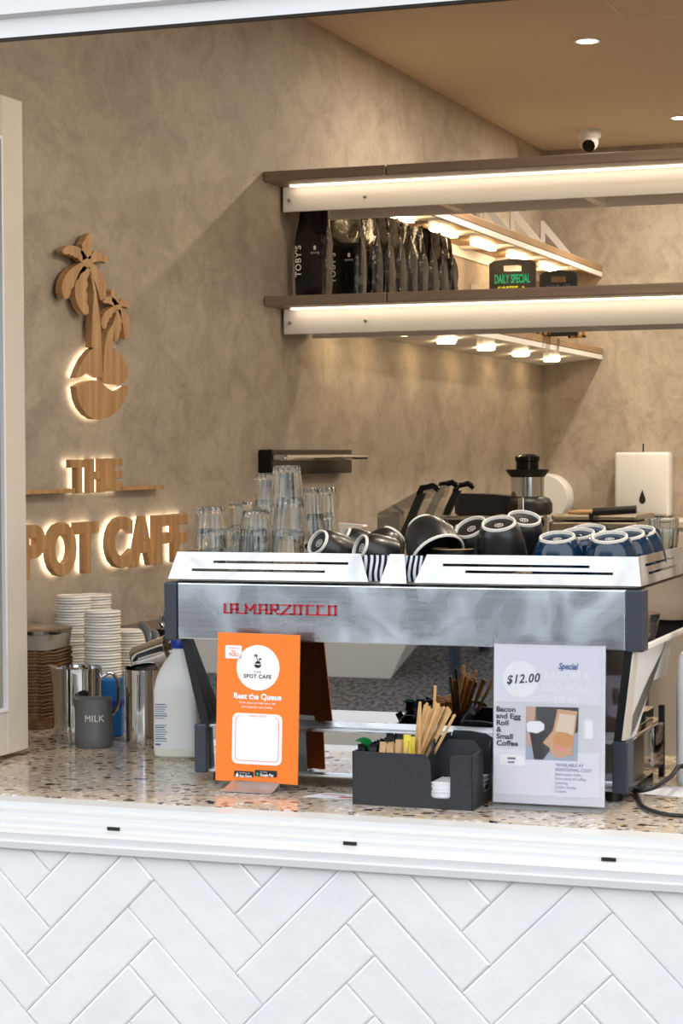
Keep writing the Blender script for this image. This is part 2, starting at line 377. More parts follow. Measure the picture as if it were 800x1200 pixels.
# herringbone tiles below the servery window
W = .075; YT = 3.40
ref = PY(150, 1062.5, YT)
X0 = ref.x - W*(4-1)/math.sqrt(2); Z0 = ref.z - W*(4+1)/math.sqrt(2)
def lat(a, b): return (X0 + W*(a-b)/math.sqrt(2), Z0 + W*(a+b)/math.sqrt(2))
tb = NB(); XL, XR, ZT = -2.75, 1.65, .935
done = set()
g = .0007
for a in range(-90, 90):
    for b in range(-90, 90):
        t = (a-b) % 8
        x, z = lat(a, b)
        if x < XL-.4 or x > XR+.4 or z < -.3 or z > ZT+.1: continue
        if t < 4: key = ('h', a-t, b); A = (a-t, a-t+4, b, b+1)
        else: key = ('v', a, b-(7-t)); A = (a, a+1, b-(7-t), b-(7-t)+4)
        if key in done: continue
        done.add(key); e = g/W
        a0, a1, b0, b1 = A[0]+e, A[1]-e, A[2]+e, A[3]-e
        ff = NB(); off = random.uniform(-.0008, .0004); k = .05
        front = [ff.verts.new((lat(u, v)[0], YT-.0011+off+random.uniform(-.0004, .0004), lat(u, v)[1])) for u, v in ((a0+k, b0+k), (a1-k, b0+k), (a1-k, b1-k), (a0+k, b1-k))]
        mid = [ff.verts.new((lat(u, v)[0], YT-.0002, lat(u, v)[1])) for u, v in ((a0, b0), (a1, b0), (a1, b1), (a0, b1))]
        back = [ff.verts.new((lat(u, v)[0], YT+.008, lat(u, v)[1])) for u, v in ((a0, b0), (a1, b0), (a1, b1), (a0, b1))]
        ff.faces.new(front[::-1]); ff.faces.new(back)
        for i in range(4):
            j = (i+1) % 4; ff.faces.new((mid[i], mid[j], front[j], front[i])); ff.faces.new((back[i], back[j], mid[j], mid[i]))
        for co, no in (((XL, 0, 0), (-1, 0, 0)), ((XR, 0, 0), (1, 0, 0)), ((0, 0, ZT), (0, 0, 1)), ((0, 0, .002), (0, 0, -1))):
            bmesh.ops.bisect_plane(ff, geom=ff.verts[:]+ff.edges[:]+ff.faces[:], plane_co=co, plane_no=no, clear_outer=True)
        if ff.verts:
            tm = bpy.data.meshes.new('t'); ff.to_mesh(tm); tb.from_mesh(tm); bpy.data.meshes.remove(tm)
        ff.free()
wf = struct('wall_front', bx(XL, XR, YT+.004, 3.5, 0, .96), 'grout')
tag(link('tile_cladding', tb, 'tile', wf), label='white handmade tiles laid in herringbone')
struct('wall_front_side', bx(-4.6, XL+.02, YT, 3.52, 0, 3.4), 'bwall'); struct('wall_front_side', bx(XR-.02, 4.0, YT, 3.52, 0, 3.4), 'bwall')
struct('wall_front_upper', bx(XL, XR, 3.42, 3.54, 2.66, 3.4), 'bwall')
# window track (sill) and header
wn = struct('window_1', prism(NB(), [(3.548,.93),(3.548,.9985),(3.492,.9985),(3.492,.989),(3.462,.987),(3.462,.981),(3.456,.981),(3.456,.975),(3.432,.973),(3.432,.966),(3.405,.962),(3.396,.958),(3.396,.944),(3.388,.942),(3.388,.930),(3.40,.930)], XL, XR, 'YZ'), 'sill_white')
slots = NB()
for px, py in ((133,967), (410,986), (713,1006)):
    p = PY(px, py, 3.4315); box(slots, p.x-.0125, p.x+.0125, 3.4300, 3.4335, .9665, .9725)
tag(link('drain_slot', slots, 'black', wn), kind=None)
hd = struct('window_2', prism(NB(), [(3.40,2.436),(3.422,2.436),(3.422,2.70),(3.36,2.70),(3.36,2.545),(3.385,2.540),(3.385,2.476),(3.40,2.470)], XL, XR, 'YZ'), 'white')
link('seal', bx(XL, XR, 3.404, 3.42, 2.4325, 2.4365), 'black', hd)
# open window leaf at the left, seen edge-on from the counter
lf = thing('window_leaf', 'cream framed window leaf folded inward at the left of the opening', 'window leaf', (-2.1925, 3.50, 1.012))
y1 = .553; zt = 1.431
fb = NB()
box(fb, -.04, 0, y1-.094, y1, 0, zt, .002); box(fb, -.04, 0, 0, .09, 0, zt, .002)
box(fb, -.039, -.001, .0, y1-.01, 0.0005, .095, .001); box(fb, -.039, -.001, .0, y1-.01, zt-.09, zt-.0005, .001)
link('leaf_frame', fb, 'cream', lf)
link('glazing_bead', prism(NB(), [(0.09,.095),(y1-.094,.095),(y1-.094,zt-.09),(0.09,zt-.09),(0.09,zt-.098),(y1-.102,zt-.098),(y1-.102,.103),(.09,.103)], -.006, .003, 'YZ'), 'white', lf)
link('pane', bx(-.022, -.018, .09, y1-.094, .09, zt-.09), 'winglass', lf)
link('gasket', bx(-.036, -.004, y1, y1+.004, 0, zt), 'black', lf)

# ---------------------------------------------------------------- counters
ct = thing('servery_counter', 'speckled terrazzo counter along the servery window', 'counter', (0, 3.5, 0))
link('benchtop', prism(NB(), [(XW+.004,.05),(1.58,.05),(1.58,.95),(-1.9,.95),(-1.9,2.1),(XW+.004,2.1)], .96, CZ, 'XY'), 'terrazzo', ct)
link('carcass', prism(NB(), [(XW+.004,.06),(1.55,.06),(1.55,.9),(-1.95,.9),(-1.95,2.05),(XW+.004,2.05)], 0, .96, 'XY'), 'cream', ct)
bn = thing('steel_bench', 'raised stainless steel bench along the sign wall', 'bench', (XW+.01, 6.3, 0))
link('bench_top', bx(0, .62, 0, 3.0, 1.13, 1.165, .004), 'steel_dull', bn)
for x in (.03, .55):
    for y in (.05, 1.5, 2.9): link('leg', bx(x, x+.04, y, y+.04, 0, 1.13), 'steel_dull', bn)
link('undershelf', bx(.02, .6, .04, 2.95, .3, .33), 'steel_dull', bn)

# ---------------------------------------------------------------- shelves
sh = NB()
def shelf_unit(zb, label, label2):
    # front run across the room
    r = thing('display_shelf', label, 'shelf', (XW, 6.24, zb))
    L = 4.05
    box1 = NB(); box(box1, .002, .42, 0, .45, .046, .078, .003); link('board', box1, 'shelf', r)
    link('board', bx(.424, L, 0, .45, .046, .078, .003), 'shelf', r)
    f = link('fascia', bx(.012, L, .15, .156, -.038, .045, .001), 'frame_white', r)
    link('fascia', bx(.012, L, .42, .426, -.038, .045, .001), 'frame_white', r)
    for i in range(8): link('joist', bx(.05+i*.48, .08+i*.48, .156, .42, -.03, .044), 'frame_white', r)
    for x in (.035, .30):
        s = lathe(NB(), [(.006,0),(.006,.003),(.003,.005)], seg=12, mtx=Matrix.Translation((x, .15, .0)) @ Matrix.Rotation(PI/2, 4, 'X')); link('screw', s, 'steel_dull', r)
    link('led_strip', bx(.05, L, .115, .13, .041, .0455), 'led', r)
    # side run along the sign wall
    s = thing('display_shelf', label2, 'shelf', (XW, 6.70, zb))
    LY = YB-6.70-.004
    link('board', bx(.002, .30, 0, LY, .046, .078, .003), 'shelf_wood', s)
    link('fascia', bx(.285, .298, 0, LY, .022, .045, .001), 'frame_white', s)
    link('fascia', bx(.002, .01, 0, LY, -.0, .045, .001), 'frame_white', s)
    if label2.startswith('lower'): link('soffit', loft(NB(), [[(.002,y_,-.002),(.285,y_,.030),(.285,y_,.034),(.002,y_,.003)] for y_ in (0, LY)]), 'frame_white', s)
    y = .05
    while y < LY-.05:
        link('joist', bx(.012, .284, y, y+.07, 0.032 if label2.startswith('upper') else .036, .045), 'frame_white', s); y += .57
    return r, s
u1, u1s = shelf_unit(2.505, 'upper taupe shelf with a glowing strip and white fascia across the room', 'upper wood side shelf along the sign wall with glowing light bars')
u2, u2s = shelf_unit(2.10, 'lower taupe shelf with white fascia, running under the coffee bags', 'lower wood side shelf along the sign wall with round glowing spots')
for i in range(6):
    y = .53+.575*(i-1) if i else .14
    if y < 3.1:
        link('light_bar', bx(.125, .155, y-.15, y+.15, .024, .036, .002), 'led_bar', u1s)
        sp = lathe(NB(), [(.0,0),(.036,.0),(.04,.012),(.04,.02)], c=(.15, y, -.002), seg=20); link('spotlight', sp, 'led_bar', u2s, True)
for i, (px, zb) in enumerate(((557,2.583), (597,2.583), (635,2.583), (551,2.178))):
    y = PX(px, 240, XW)[1]
    if y > YB-.06: y = YB-.06
    b = NB(); prism(b, [(0,0),(.022,0),(.022,.165),(.165,.0),(.20,0),(.015,.225),(0,.225)], -.004, .004, 'XZ')
    tag(link('shelf_bracket', b, 'white', loc=(XW+.003, y, zb)), ['white triangular bracket on the upper side shelf, nearest of its row', 'white triangular bracket on the upper side shelf, middle of three', 'white triangular bracket on the upper side shelf, nearest the room corner', 'white triangular bracket on the lower side shelf, beside the chalkboards'][i], 'bracket', 'white shelf brackets')

# coffee bags
def bag_mesh(seed):
    rnd = random.Random(seed); rings = []
    N = 32
    prof = [(0,.120,.075),(.004,.126,.082),(.06,.13,.09),(.13,.13,.092),(.19,.128,.088),(.225,.124,.066),(.255,.116,.036),(.29,.108,.012),(.315,.105,.005),(.345,.096,.003)]
    if seed == 0: prof = [(z, w*.88, d) for z, w, d in prof]
    ph = rnd.uniform(0, 6)
    for z, w, d in prof:
        ring = []
        for k in range(N):
            a = 2*PI*k/N; c, s = math.cos(a), math.sin(a)
            x = (abs(c)**.35)*(1 if c > 0 else -1)*w/2; y = (abs(s)**.45)*(1 if s > 0 else -1)*d/2
            wr = .004*math.sin(5*a+ph+z*40)+.003*math.sin(11*a-ph*2+z*70)
            if z < .01: wr = 0
            y += wr*(1 if s > 0 else -1)*.7; x += wr*.6
            zz = z + (.010*math.sin(x*45+ph)+.007*math.sin(x*150+ph) if z > .28 else 0)
            if z > .24: y += .012*math.sin(x*40+ph)
            ring.append((x, y, zz))
        rings.append(ring)
    return loft(NB(), rings)
bys = [6.48, 6.76, 6.93, 7.07, 7.20, 7.33, 7.46, 7.59, 7.72, 7.85]
blab = ['crinkled black foil coffee bag at the left end of the row, nearest the shelf front', 'black foil coffee bag with large white side lettering, second from the left', 'black foil coffee bag third from the left on the shelf', 'black foil coffee bag fourth from the left on the shelf', 'black foil coffee bag fifth from the left on the shelf', 'black foil coffee bag sixth from the left on the shelf', 'black foil coffee bag fourth from the right end of the row', 'black foil coffee bag third from the right end of the row', 'black foil coffee bag second from the right end of the row', 'black foil coffee bag at the right end of the row, beside bare wall']
for i, y in enumerate(bys):
    t = thing('coffee_bag', blab[i], 'coffee bag', (XW+.085+(.018 if i else 0)+.001*i, y, 2.1795), rot=(0, 0, -.12+.05*math.sin(i*2.3)+(.1 if i < 2 else 0)), group='black coffee bags on the lower shelf')
    link('pouch', bag_mesh(i), 'bag', t, True)
    tb_ = NB()
    put_text(tb_, "TOBY'S", -.024, .075, -.0515, .030, rotate=PI/2, offset=.0006, spacing=1.1)
    put_text(tb_, "ESTATE", .01, .150, -.0505, .009); flat(tb_, ellipse(.025, .17, .005, .008, 10), -.0505)
    link('lettering', tb_, 'ink_white', t)

# chalkboards on the shelf
def paddle(w, h):
    p = rrect(-w/2, w/2, 0, h, .02); hx, hz0, hz1 = w*.2, h-.055, h-.028
    b = NB(); prism(b, [(-w/2,0),(w/2,0),(w/2,hz0),(-w/2,hz0)], 0, .012)
    prism(b, [(-w/2,hz0),(-hx,hz0),(-hx,hz1),(-w/2,hz1)], 0, .012); prism(b, [(hx,hz0),(w/2,hz0),(w/2,hz1),(hx,hz1)], 0, .012)
    prism(b, [(-w/2,hz1),(w/2,hz1),(w/2,h-.02),(w/2-.02,h-.008),(0,h),(-w/2+.02,h-.008),(-w/2,h-.02)], 0, .012)
    return b
for (x0, x1, yt, Y, nm) in ((573,627,305,8.6,0), (632,676,318,8.9,1)):
    a = PY(x0, yt, Y); c = PY(x1, yt, Y); w = c.x-a.x; hh = a.z-2.179+.003
    t = thing('chalkboard_sign', ['black paddle chalkboard with green daily special writing on the shelf', 'smaller black paddle chalkboard with faint writing nearer the corner'][nm], 'chalkboard', ((a.x+c.x)/2, Y, 2.1795), .0)
    link('board', paddle(w, hh), 'chalkboard', t)
    if nm == 0:
        b1 = NB(); put_text(b1, 'DAILY SPECIAL', 0, hh-.104, -.001, .052, align='CENTER', sx=.46, offset=.0012); link('chalk_writing', b1, 'green_chalk', t)
        b2 = NB(); put_text(b2, 'COFFEE  &', -.005, hh-.152, -.001, .048, align='CENTER', sx=.56, offset=.0012)
        link('chalk_writing', b2, 'yellow_chalk', t)
    else:
        b1 = NB(); put_text(b1, 'YOUR  OR', 0, hh-.085, -.001, .03, align='CENTER', sx=.8); link('chalk_writing', b1, 'ink_mid', t)
for (x0, x1, Y, lb) in ((628,644,8.78,'slim orange-brown wooden frame standing between the two chalkboards'), (665,685,9.05,'orange-brown wooden frame standing right of the small chalkboard')):
    a = PY(x0, 375, Y); c = PY(x1, 375, Y); b = NB()
    for q in ((a.x, a.x+.014), ((a.x+c.x)/2-.006, (a.x+c.x)/2+.006), (c.x-.014, c.x)): box(b, q[0]-a.x, q[1]-a.x, 0, .03, 0, .16, .002)
    box(b, 0, c.x-a.x, .0, .03, .146, .16, .002); box(b, 0, c.x-a.x, .0, .03, 0, .012, .002)
    tag(link('wooden_frame', b, 'ply', loc=(a.x, Y, 2.1795)), lb, 'wooden frame')

# ---------------------------------------------------------------- wall sign
XF = XW+.030   # front of the letters
def glyph(ch, y0, y1, z0, z1, label, bold=.045):
    t = thing('sign_letter', label, 'letter', (XW, (y0+y1)/2, z0), group='wooden letters of the wall sign')
    for nm, ext, off, mt, x0, x1 in (('letter_face', .5, bold, 'sign_wood', .012, .030), ('led_backlight', .5, bold*.6, 'led_halo', .009, .0115)):
        me = text_mesh(ch, 1, ext=ext, offset=off); b = NB(); b.from_mesh(me); bpy.data.meshes.remove(me)
        xs = [v.co.x for v in b.verts]; zs = [v.co.y for v in b.verts]
        ins = 0 if nm == 'letter_face' else .0015
        for v in b.verts:
            u = (v.co.x-min(xs))/(max(xs)-min(xs)); w_ = (v.co.y-min(zs))/(max(zs)-min(zs)); d = v.co.z+.5
            v.co = (x0+(x1-x0)*d, (y0+ins-(y0+y1)/2)+(y1-y0-2*ins)*u, ins+(z1-z0-2*ins)*w_)
        bmesh.ops.remove_doubles(b, verts=b.verts, dist=1e-5)
        o = link(nm, b, mt, t)
        if nm == 'letter_face':
            bv = o.modifiers.new('Bevel', 'BEVEL'); bv.width = .002; bv.segments = 2; bv.limit_method = 'ANGLE'
def gl(ch, xa, xb, yt, yb, label, bold):
    a = PX(xa, (yt+yb)/2, XF); b = PX(xb, (yt+yb)/2, XF); t = PX((xa+xb)/2, yt, XF); c = PX((xa+xb)/2, yb, XF)
    glyph(ch, a.y, b.y, c.z, t.z, label, bold)
for ch, xa, xb, yt, yb, nm in (('P',24,54,615,680,'P, partly behind the window leaf'),('O',57,90,612,675.5,'O'),('T',90,116,611.5,672,'T, tall one in the lower row'),('C',127,156,605.5,666,'C'),('A',155,182,604.5,663.5,'A'),('F',182,202,603.5,661,'F'),('E',204,221,602,658,'E, in the lower row beside the glasses')):
    gl(ch, xa, xb, yt, yb, 'large backlit wooden letter '+nm, .045)
for ch, xa, xb, yt, yb, nm in (('T',84,103,538.5,578,'T'),('H',105,124,537.5,577,'H'),('E',129,144.5,537,575.5,'E')):
    gl(ch, xa, xb, yt, yb, 'small backlit wooden letter '+nm+' in the upper row', .05)
for (xa, xb, yt, yb, lb) in ((20,88,573,579,'thin wooden bar left of the small upper letters'), (143,193,569,574,'thin wooden bar right of the small upper letters')):
    a = PX(xa, yb, XF); b = PX(xb, yt, XF); tag(link('sign_bar', bx(.012, .03, 0, b.y-a.y, 0, .011, .001), 'sign_wood', loc=(XW, a.y, (a.z+b.z)/2-.006)), lb, 'sign bar', 'wooden bars of the wall sign')
# palm logo
def lg(pts, k=5.0, ox=50, oy=260): return [PX(ox+x/k, oy+y/k, XF)[1:] for x, y in pts]
def logo_part(b, pts, x0=.012, x1=.03): prism(b, [(p[0], p[1]) for p in pts], XW+x0, XW+x1, 'YZ')
tr = thing('palm_logo', 'wooden wall logo of two palm trees on a round island', 'sign', (0,0,0))
def off(pts): return pts
island = [(195,965),(230,945),(275,930),(315,928),(350,945),(380,975),(415,992),(455,985),(500,958),(498,1000),(478,1055),(440,1105),(395,1142),(345,1158),(300,1155),(258,1128),(225,1085),(205,1035)]
hill_l = [(192,915),(212,860),(242,800),(280,752),(318,732),(345,735),(350,800),(350,860),(352,915),(322,912),(290,892),(262,884),(225,908)]
hill_r = [(362,800),(372,745),(400,730),(440,755),(475,800),(498,860),(502,905),(480,940),(445,955),(400,950),(370,945),(348,938),(350,905),(356,860)]
trunk1 = [(275,300),(285,330),(300,420),(290,560),(285,735),(345,750),(342,640),(330,520),(312,400),(292,320)]
trunk2 = [(430,540),(410,600),(378,650),(362,740),(352,850),(395,850),(400,760),(418,660),(440,560)]
def frond(b, base, tip, bend, w):
    base = Vector(base); tip = Vector(tip); mid = (base+tip)/2+Vector(bend); up = []; dn = []
    for k in range(9):
        t = k/8; p = base*(1-t)**2+mid*2*t*(1-t)+tip*t*t
        d = (mid-base)*(1-t)+(tip-mid)*t; n = Vector((-d.y, d.x)).normalized(); ww = w*math.sin(PI*min(1, .12+t*.80))**.7
        up.append(p+n*ww); j = ww*(1.0 if k % 2 else .72); dn.append(p-n*j)
    logo_part(b, lg([tuple(q) for q in up]+[tuple(q) for q in dn[::-1]]))
lb_ = NB(); logo_part(lb_, lg(island)); link('island', lb_, 'sign_wood', tr)
lb_ = NB(); logo_part(lb_, lg(hill_l)); logo_part(lb_, lg(hill_r)); link('hill', lb_, 'sign_wood', tr)
p1 = NB(); logo_part(p1, lg(trunk1), .012, .0304)
for base, tip, bend, w in (((262,235),(285,70),(-35,10),34), ((255,240),(118,180),(0,-75),32), ((268,238),(385,235),(5,-75),32), ((262,245),(140,450),(-75,-20),38), ((265,255),(262,540),(-75,10),38), ((275,250),(350,460),(50,-20),32)):
    frond(p1, base, tip, bend, w)
logo_part(p1, lg([(262+30*math.cos(2*PI*k/12), 240+26*math.sin(2*PI*k/12)) for k in range(12)]), .012, .0305)
link('large_palm', p1, 'sign_wood', tr)
p2 = NB(); logo_part(p2, lg(trunk2), .012, .0304)
for base, tip, bend, w in (((438,495),(412,395),(-10,0),20), ((435,495),(355,470),(0,-45),22), ((442,495),(510,505),(0,-50),22), ((436,500),(362,625),(-50,-10),24), ((445,500),(490,690),(45,-20),24), ((441,505),(428,700),(22,-10),20)):
    frond(p2, base, tip, bend, w)
logo_part(p2, lg([(439+18*math.cos(2*PI*k/12), 500+16*math.sin(2*PI*k/12)) for k in range(12)]), .012, .0305)
link('small_palm', p2, 'sign_wood', tr)
for sx_, sy_ in ((262,240),(300,600),(439,500),(350,1060)):
    q = lg([(sx_, sy_)])[0]; link('standoff', lathe(NB(), [(.004,0),(.004,.0125)], seg=12, mtx=Matrix.Translation((XW, q[0], q[1])) @ Matrix.Rotation(PI/2, 4, 'Y')), 'steel_dull', tr)
hl = NB()
def shrink(pts, s):
    cx = sum(p[0] for p in pts)/len(pts); cy = sum(p[1] for p in pts)/len(pts); return [(cx+(x-cx)*s, cy+(y-cy)*s) for x, y in pts]
for pts in (island, hill_l, hill_r): logo_part(hl, lg(shrink(pts, .965)), .009, .0115)
link('led_backlight', hl, 'led_halo', tr)

piv = Vector((XW, 5.07, 1.76)); tr.location = piv
for c_ in tr.children: c_.location = c_.location-piv
# wall items
a = PX(302, 545, XW); b = PX(397, 545, XW)
kb = thing('wall_heater', 'black glossy box with a steel front bar mounted on the wall behind the glasses', 'wall unit', (XW, a.y, 1.596))
L = b.y-a.y
link('housing', bx(.002, .05, 0, L, 0, .083, .004), 'black_gloss', kb)
link('front_bar', bx(.05, .10, -.0, L+.04, .047, .066, .008), 'steel', kb)
# ---------------------------------------------------------------- ceiling fittings
for px, py, hid, lb in ((688,47,0,'round glowing ceiling downlight nearer the window'), (797,137,0,'round glowing ceiling downlight further back at the right edge')):
    p = PZ(px, py, ZC); t = thing('downlight', lb, 'downlight', (p.x, p.y, ZC-.004), group='recessed ceiling downlights')
    link('trim_ring', lathe(NB(), [(.038,.003),(.05,.003),(.048,-.003),(.038,-.001)], seg=32, caps=False), 'white', t, True)
    link('lamp_lens', lathe(NB(), [(.038,-.0015),(.0,-.0015)], seg=32), 'lamp', t)
p = PZ(690, 160, 3.13)
t = thing('security_camera', 'white turret security camera on the ceiling near the back wall', 'security camera', (p.x, p.y, ZC))
link('mount', lathe(NB(), [(.055,0),(.055,-.03),(.05,-.04),(.0,-.04)], seg=28), 'white', t, True)
e = NB(); bmesh.ops.create_uvsphere(e, u_segments=24, v_segments=14, radius=.045, matrix=Matrix.Translation((0, -.005, -.055))); link('eyeball', e, 'white', t, True)
link('lens', lathe(NB(), [(.028,0),(.03,.012),(.0,.014)], seg=20, mtx=Matrix.Translation((.008, -.036, -.075)) @ Matrix.Rotation(PI/2+.5, 4, 'X')), 'black_gloss', t, True)
# ---------------------------------------------------------------- back wall
a = PY(722, 530, YB-.06); b = PY(786, 605, YB-.06)
t = thing('towel_dispenser', 'white paper towel dispenser with a teardrop window on the back wall', 'dispenser', ((a.x+b.x)/2, YB-.002, b.z))
w = b.x-a.x; hh = a.z-b.z
link('cover', bx(-w/2, w/2, -.11, 0, 0, hh, .016, 3), 'white', t, True)
link('towel_slot', prism(NB(), [(-.10,0),(-.09,.03),(-.02,.035),(0,0)][::-1], -w*.3, w*.42, 'YZ', Matrix.Translation((0, 0, -.036))), 'white', t)
tear = [(0,.075)]+[(.017*math.sin(x), .022-.022*math.cos(x)) for x in [PI-2*PI*k/14+.0 for k in range(2, 13)]][::1]
tear = [(0,.07),(.007,.05),(.014,.03),(.016,.018),(.011,.006),(0,.0),(-.011,.006),(-.016,.018),(-.014,.03),(-.007,.05)]
link('level_window', flat(NB(), [(x+.004, z+.06) for x, z in tear], -.1115, .002), 'chalkboard', t)
link('key_slot', bx(-.003, .003, -.07, -.06, hh, hh+.04), 'black', t)
p = PY(650, 556, YB-.07)
t = thing('toilet_roll_dispenser', 'white rounded dispenser on the back wall behind the juicer', 'dispenser', (p.x-.015, YB-.002, p.z-.23))
link('cover', lathe(NB(), [(.125,0),(.125,.09),(.115,.11),(.0,.112)], seg=40, mtx=Matrix.Translation((-.03, 0, .11)) @ Matrix.Rotation(PI/2, 4, 'X')), 'white', t, True)
p = PY(757, 611, 9.35)
cbn = thing('cream_cabinet', 'cream cabinet standing against the back wall at the right', 'cabinet', (p.x, 9.35, 0))
link('body', bx(0, 1.2, .02, YB-9.36, 0, p.z-.03), 'cream', cbn)
link('cabinet_top', bx(-.01, 1.21, 0, YB-9.36, p.z-.03, p.z, .003), 'cream', cbn)
link('door', bx(.01, .59, 0, .018, .08, p.z-.05, .002), 'cream', cbn); link('door', bx(.61, 1.19, 0, .018, .08, p.z-.05, .002), 'cream', cbn)

# griddle on the bench
a = PY(645, 603, 8.7); b = PY(746, 606, 8.7)
t = thing('contact_grill', 'steel countertop grill with a black handle on the back bench', 'grill', (a.x, 8.7, 1.1655))
wg = min(b.x-a.x, .68); zt_ = a.z-1.1655
link('grill_body', bx(0, wg, 0, .4, 0, zt_-.03, .01), 'steel_dull', t); link('grill_lid', bx(0, wg, 0, .4, zt_-.025, zt_, .01), 'steel_dull', t)
hnd = PY(695, 600, 8.6); hn2 = PY(745, 597, 8.6)
link('handle', tube(NB(), [(hnd.x-a.x, -.1, hnd.z-1.1655), (hn2.x-a.x, -.1, hn2.z-1.1655)], .018, 10), 'black', t, True)
link('handle_arm', bx(hnd.x-a.x-.02, hnd.x-a.x, -.1, .1, zt_-.02, zt_+.01, .003), 'black', t)
pw = PY(665, 602, 8.75)
tag(link('chopping_board', bx(0, .22, 0, .25, 0, .014, .004), 'sign_wood', loc=(pw.x, 8.75, 1.1655+zt_+.0005)), 'thin wooden board lying on the steel grill', 'chopping board')

# juicer
jx = PY(618, 590, 7.8)
t = thing('juicer', 'steel and black juicer with a tall feed chute on the back bench', 'juicer', (jx.x, 7.8, 1.1655))
s = 7.8/F/math.cos(.15)*1.03
def jz(y): return PY(618, y, 7.8).z-1.1655
link('motor_body', lathe(NB(), [(.07,0),(.075,.02),(.075,.08),(.085,.12),(.085,jz(600))], seg=36), 'steel', t, True)
link('lid', lathe(NB(), [(.088,jz(603)),(.097,jz(600)),(.097,jz(590)),(.085,jz(584)),(.06,jz(581)),(.0,jz(581))], seg=36), 'black', t, True)
link('feed_chute', lathe(NB(), [(.064,jz(584)),(.066,jz(553))], seg=36), 'steel', t, True)
link('chute_flange', lathe(NB(), [(.066,jz(559)),(.082,jz(553)),(.086,jz(550)),(.06,jz(552))], seg=36, mtx=Matrix.Rotation(.0, 4, 'Y')), 'black', t, True)
link('pusher', lathe(NB(), [(.045,jz(553)),(.045,jz(541)),(.049,jz(540)),(.049,jz(535)),(.03,jz(532)),(.0,jz(532))], seg=32), 'black_gloss', t, True)
link('clamp', bx(-.012, .012, -.105, -.085, jz(625), jz(583), .003), 'steel', t)
sp_ = NB(); loft(sp_, [[(x, y*sy, z) for y, z in ((-.07,z0),(.07,z0),(.07,z1),(-.07,z1))] for x, sy, z0, z1 in ((-.28,.75,jz(602),jz(582)),(-.26,.95,jz(604),jz(578)),(-.12,1,jz(603),jz(579)),(-.0,.9,jz(600),jz(583)))]); link('pulp_spout', sp_, 'black', t)
link('pulp_bin', lathe(NB(), [(.075,0),(.09,.02),(.105,jz(606)),(.1,jz(604)),(.0,jz(604))], c=(-.19,0,0), seg=30, sx=1.0, sy=.75), 'steel_dull', t, True)

# smoked topping bins with black arms
def smk(px, py, Y): return PY(px, py, Y)
t0 = smk(447, 632, 6.75); z0 = 1.1655
t = thing('topping_station', 'smoked clear bins with three black slanted arms left of the juicer', 'food container', (t0.x, 6.75, z0))
side = [(442,632),(442,602),(487,577),(499,570),(494,585),(470,632)]
pts = [PY(x, y, 6.75)-Vector((t0.x, 6.75, z0)) for x, y in side]
pts = [(p.x, max(p.z, .0)) for p in pts]; pts[0] = (pts[0][0], .0); pts[-1] = (pts[-1][0], 0)
b = NB(); prism(b, pts, 0, .30)
bb = NB(); prism(bb, [(x*.97+.004, z*.97+.001) for x, z in pts], .004, .296)
link('smoked_hood', b, 'smoke', t)
base = PY(470, 634, 6.75)-Vector((t0.x, 6.75, z0)); 
for k, (ax, ay, tx, ty, Y) in enumerate(((470,632,493,578,6.74), (500,606,516,574,7.0), (521,604,535,575,7.25))):
    A = PY(ax, ay, Y)-Vector((t0.x, 6.75, z0)); B = PY(tx, ty, Y)-Vector((t0.x, 6.75, z0)); C_ = PY(tx+8, ty-10, Y)-Vector((t0.x, 6.75, z0)); A = A+(A-B)*(max(A.z, .001)/(B.z-A.z)) if k == 0 else A
    ar = NB(); d = Vector((.014, 0, 0)); loft(ar, [[tuple(A-d), tuple(A+d), tuple(A+d+Vector((0,.02,0))), tuple(A-d+Vector((0,.02,0)))], [tuple(B-d), tuple(B+d), tuple(B+d+Vector((0,.02,0))), tuple(B-d+Vector((0,.02,0)))]])
    arm = link('arm', ar, 'black', t)
    link('arm_knob', tube(NB(), [tuple(B+Vector((-.01,.01,-.005))), tuple(B+Vector((.0,.01,.018))), tuple(B+Vector((.04,.01,.026))), tuple(B+Vector((.062,.01,.012)))], .011, 10), 'black_gloss', arm, True)
bz = PY(500, 607, 7.0).z-z0
link('bin_body', bx(.085, .30, .10, .50, 0, bz, .006), 'black', t)
# white plastic tap arm beyond the glasses
p = PY(391, 620, 6.4)
tag(link('plastic_arm', prism(NB(), [(0,0),(.012,0),(.02,-.03),(.03,-.03),(.03,.0),(.10,.004),(.105,.008),(.10,.014),(.01,.02),(0,.018)], 0, .04), 'white', loc=(p.x, 6.4, p.z)), 'small white plastic arm with a tapered end beyond the drinking glasses', 'fitting')
tag(link('box_carton', bx(-.02, .09, -.02, .10, 0, p.z-.03-1.1655, .004), 'white', loc=(p.x, 6.4, 1.1655)), 'white box under the small plastic arm behind the black cups', 'box')

# ---------------------------------------------------------------- espresso machine
RL = Vector((-1.25, 3.81, CZ))
mc = thing('espresso_machine', 'wide stainless espresso machine with red raised lettering on its back panel', 'espresso machine', RL)
def mp(name, bm, material, smooth=False, parent=None, label=None):
    o = link(name, bm, material, parent or mc, smooth, loc=(-RL if parent is None else (0,0,0)))
    if label: o['label'] = label
    return o
mp('body', bx(-1.728, -.775, 3.84, 4.36, 1.292, 1.405, .004), 'steel')
mp('back_panel', bx(-1.7155, -.797, 3.802, 3.838, 1.290, 1.4035, .0025), 'brushed')
for x0, x1 in ((-1.743, -1.7165), (-.7965, -.762)): mp('end_cap', bx(x0, x1, 3.797, 3.842, 1.288, 1.4045, .003), 'charcoal', label='dark grey end cap')
mp('side_panel', bx(-.775, -.7695, 3.843, 4.36, 1.300, 1.405), 'mirror'); mp('side_panel', bx(-1.735, -1.7285, 3.843, 4.36, 1.30, 1.405), 'mirror')
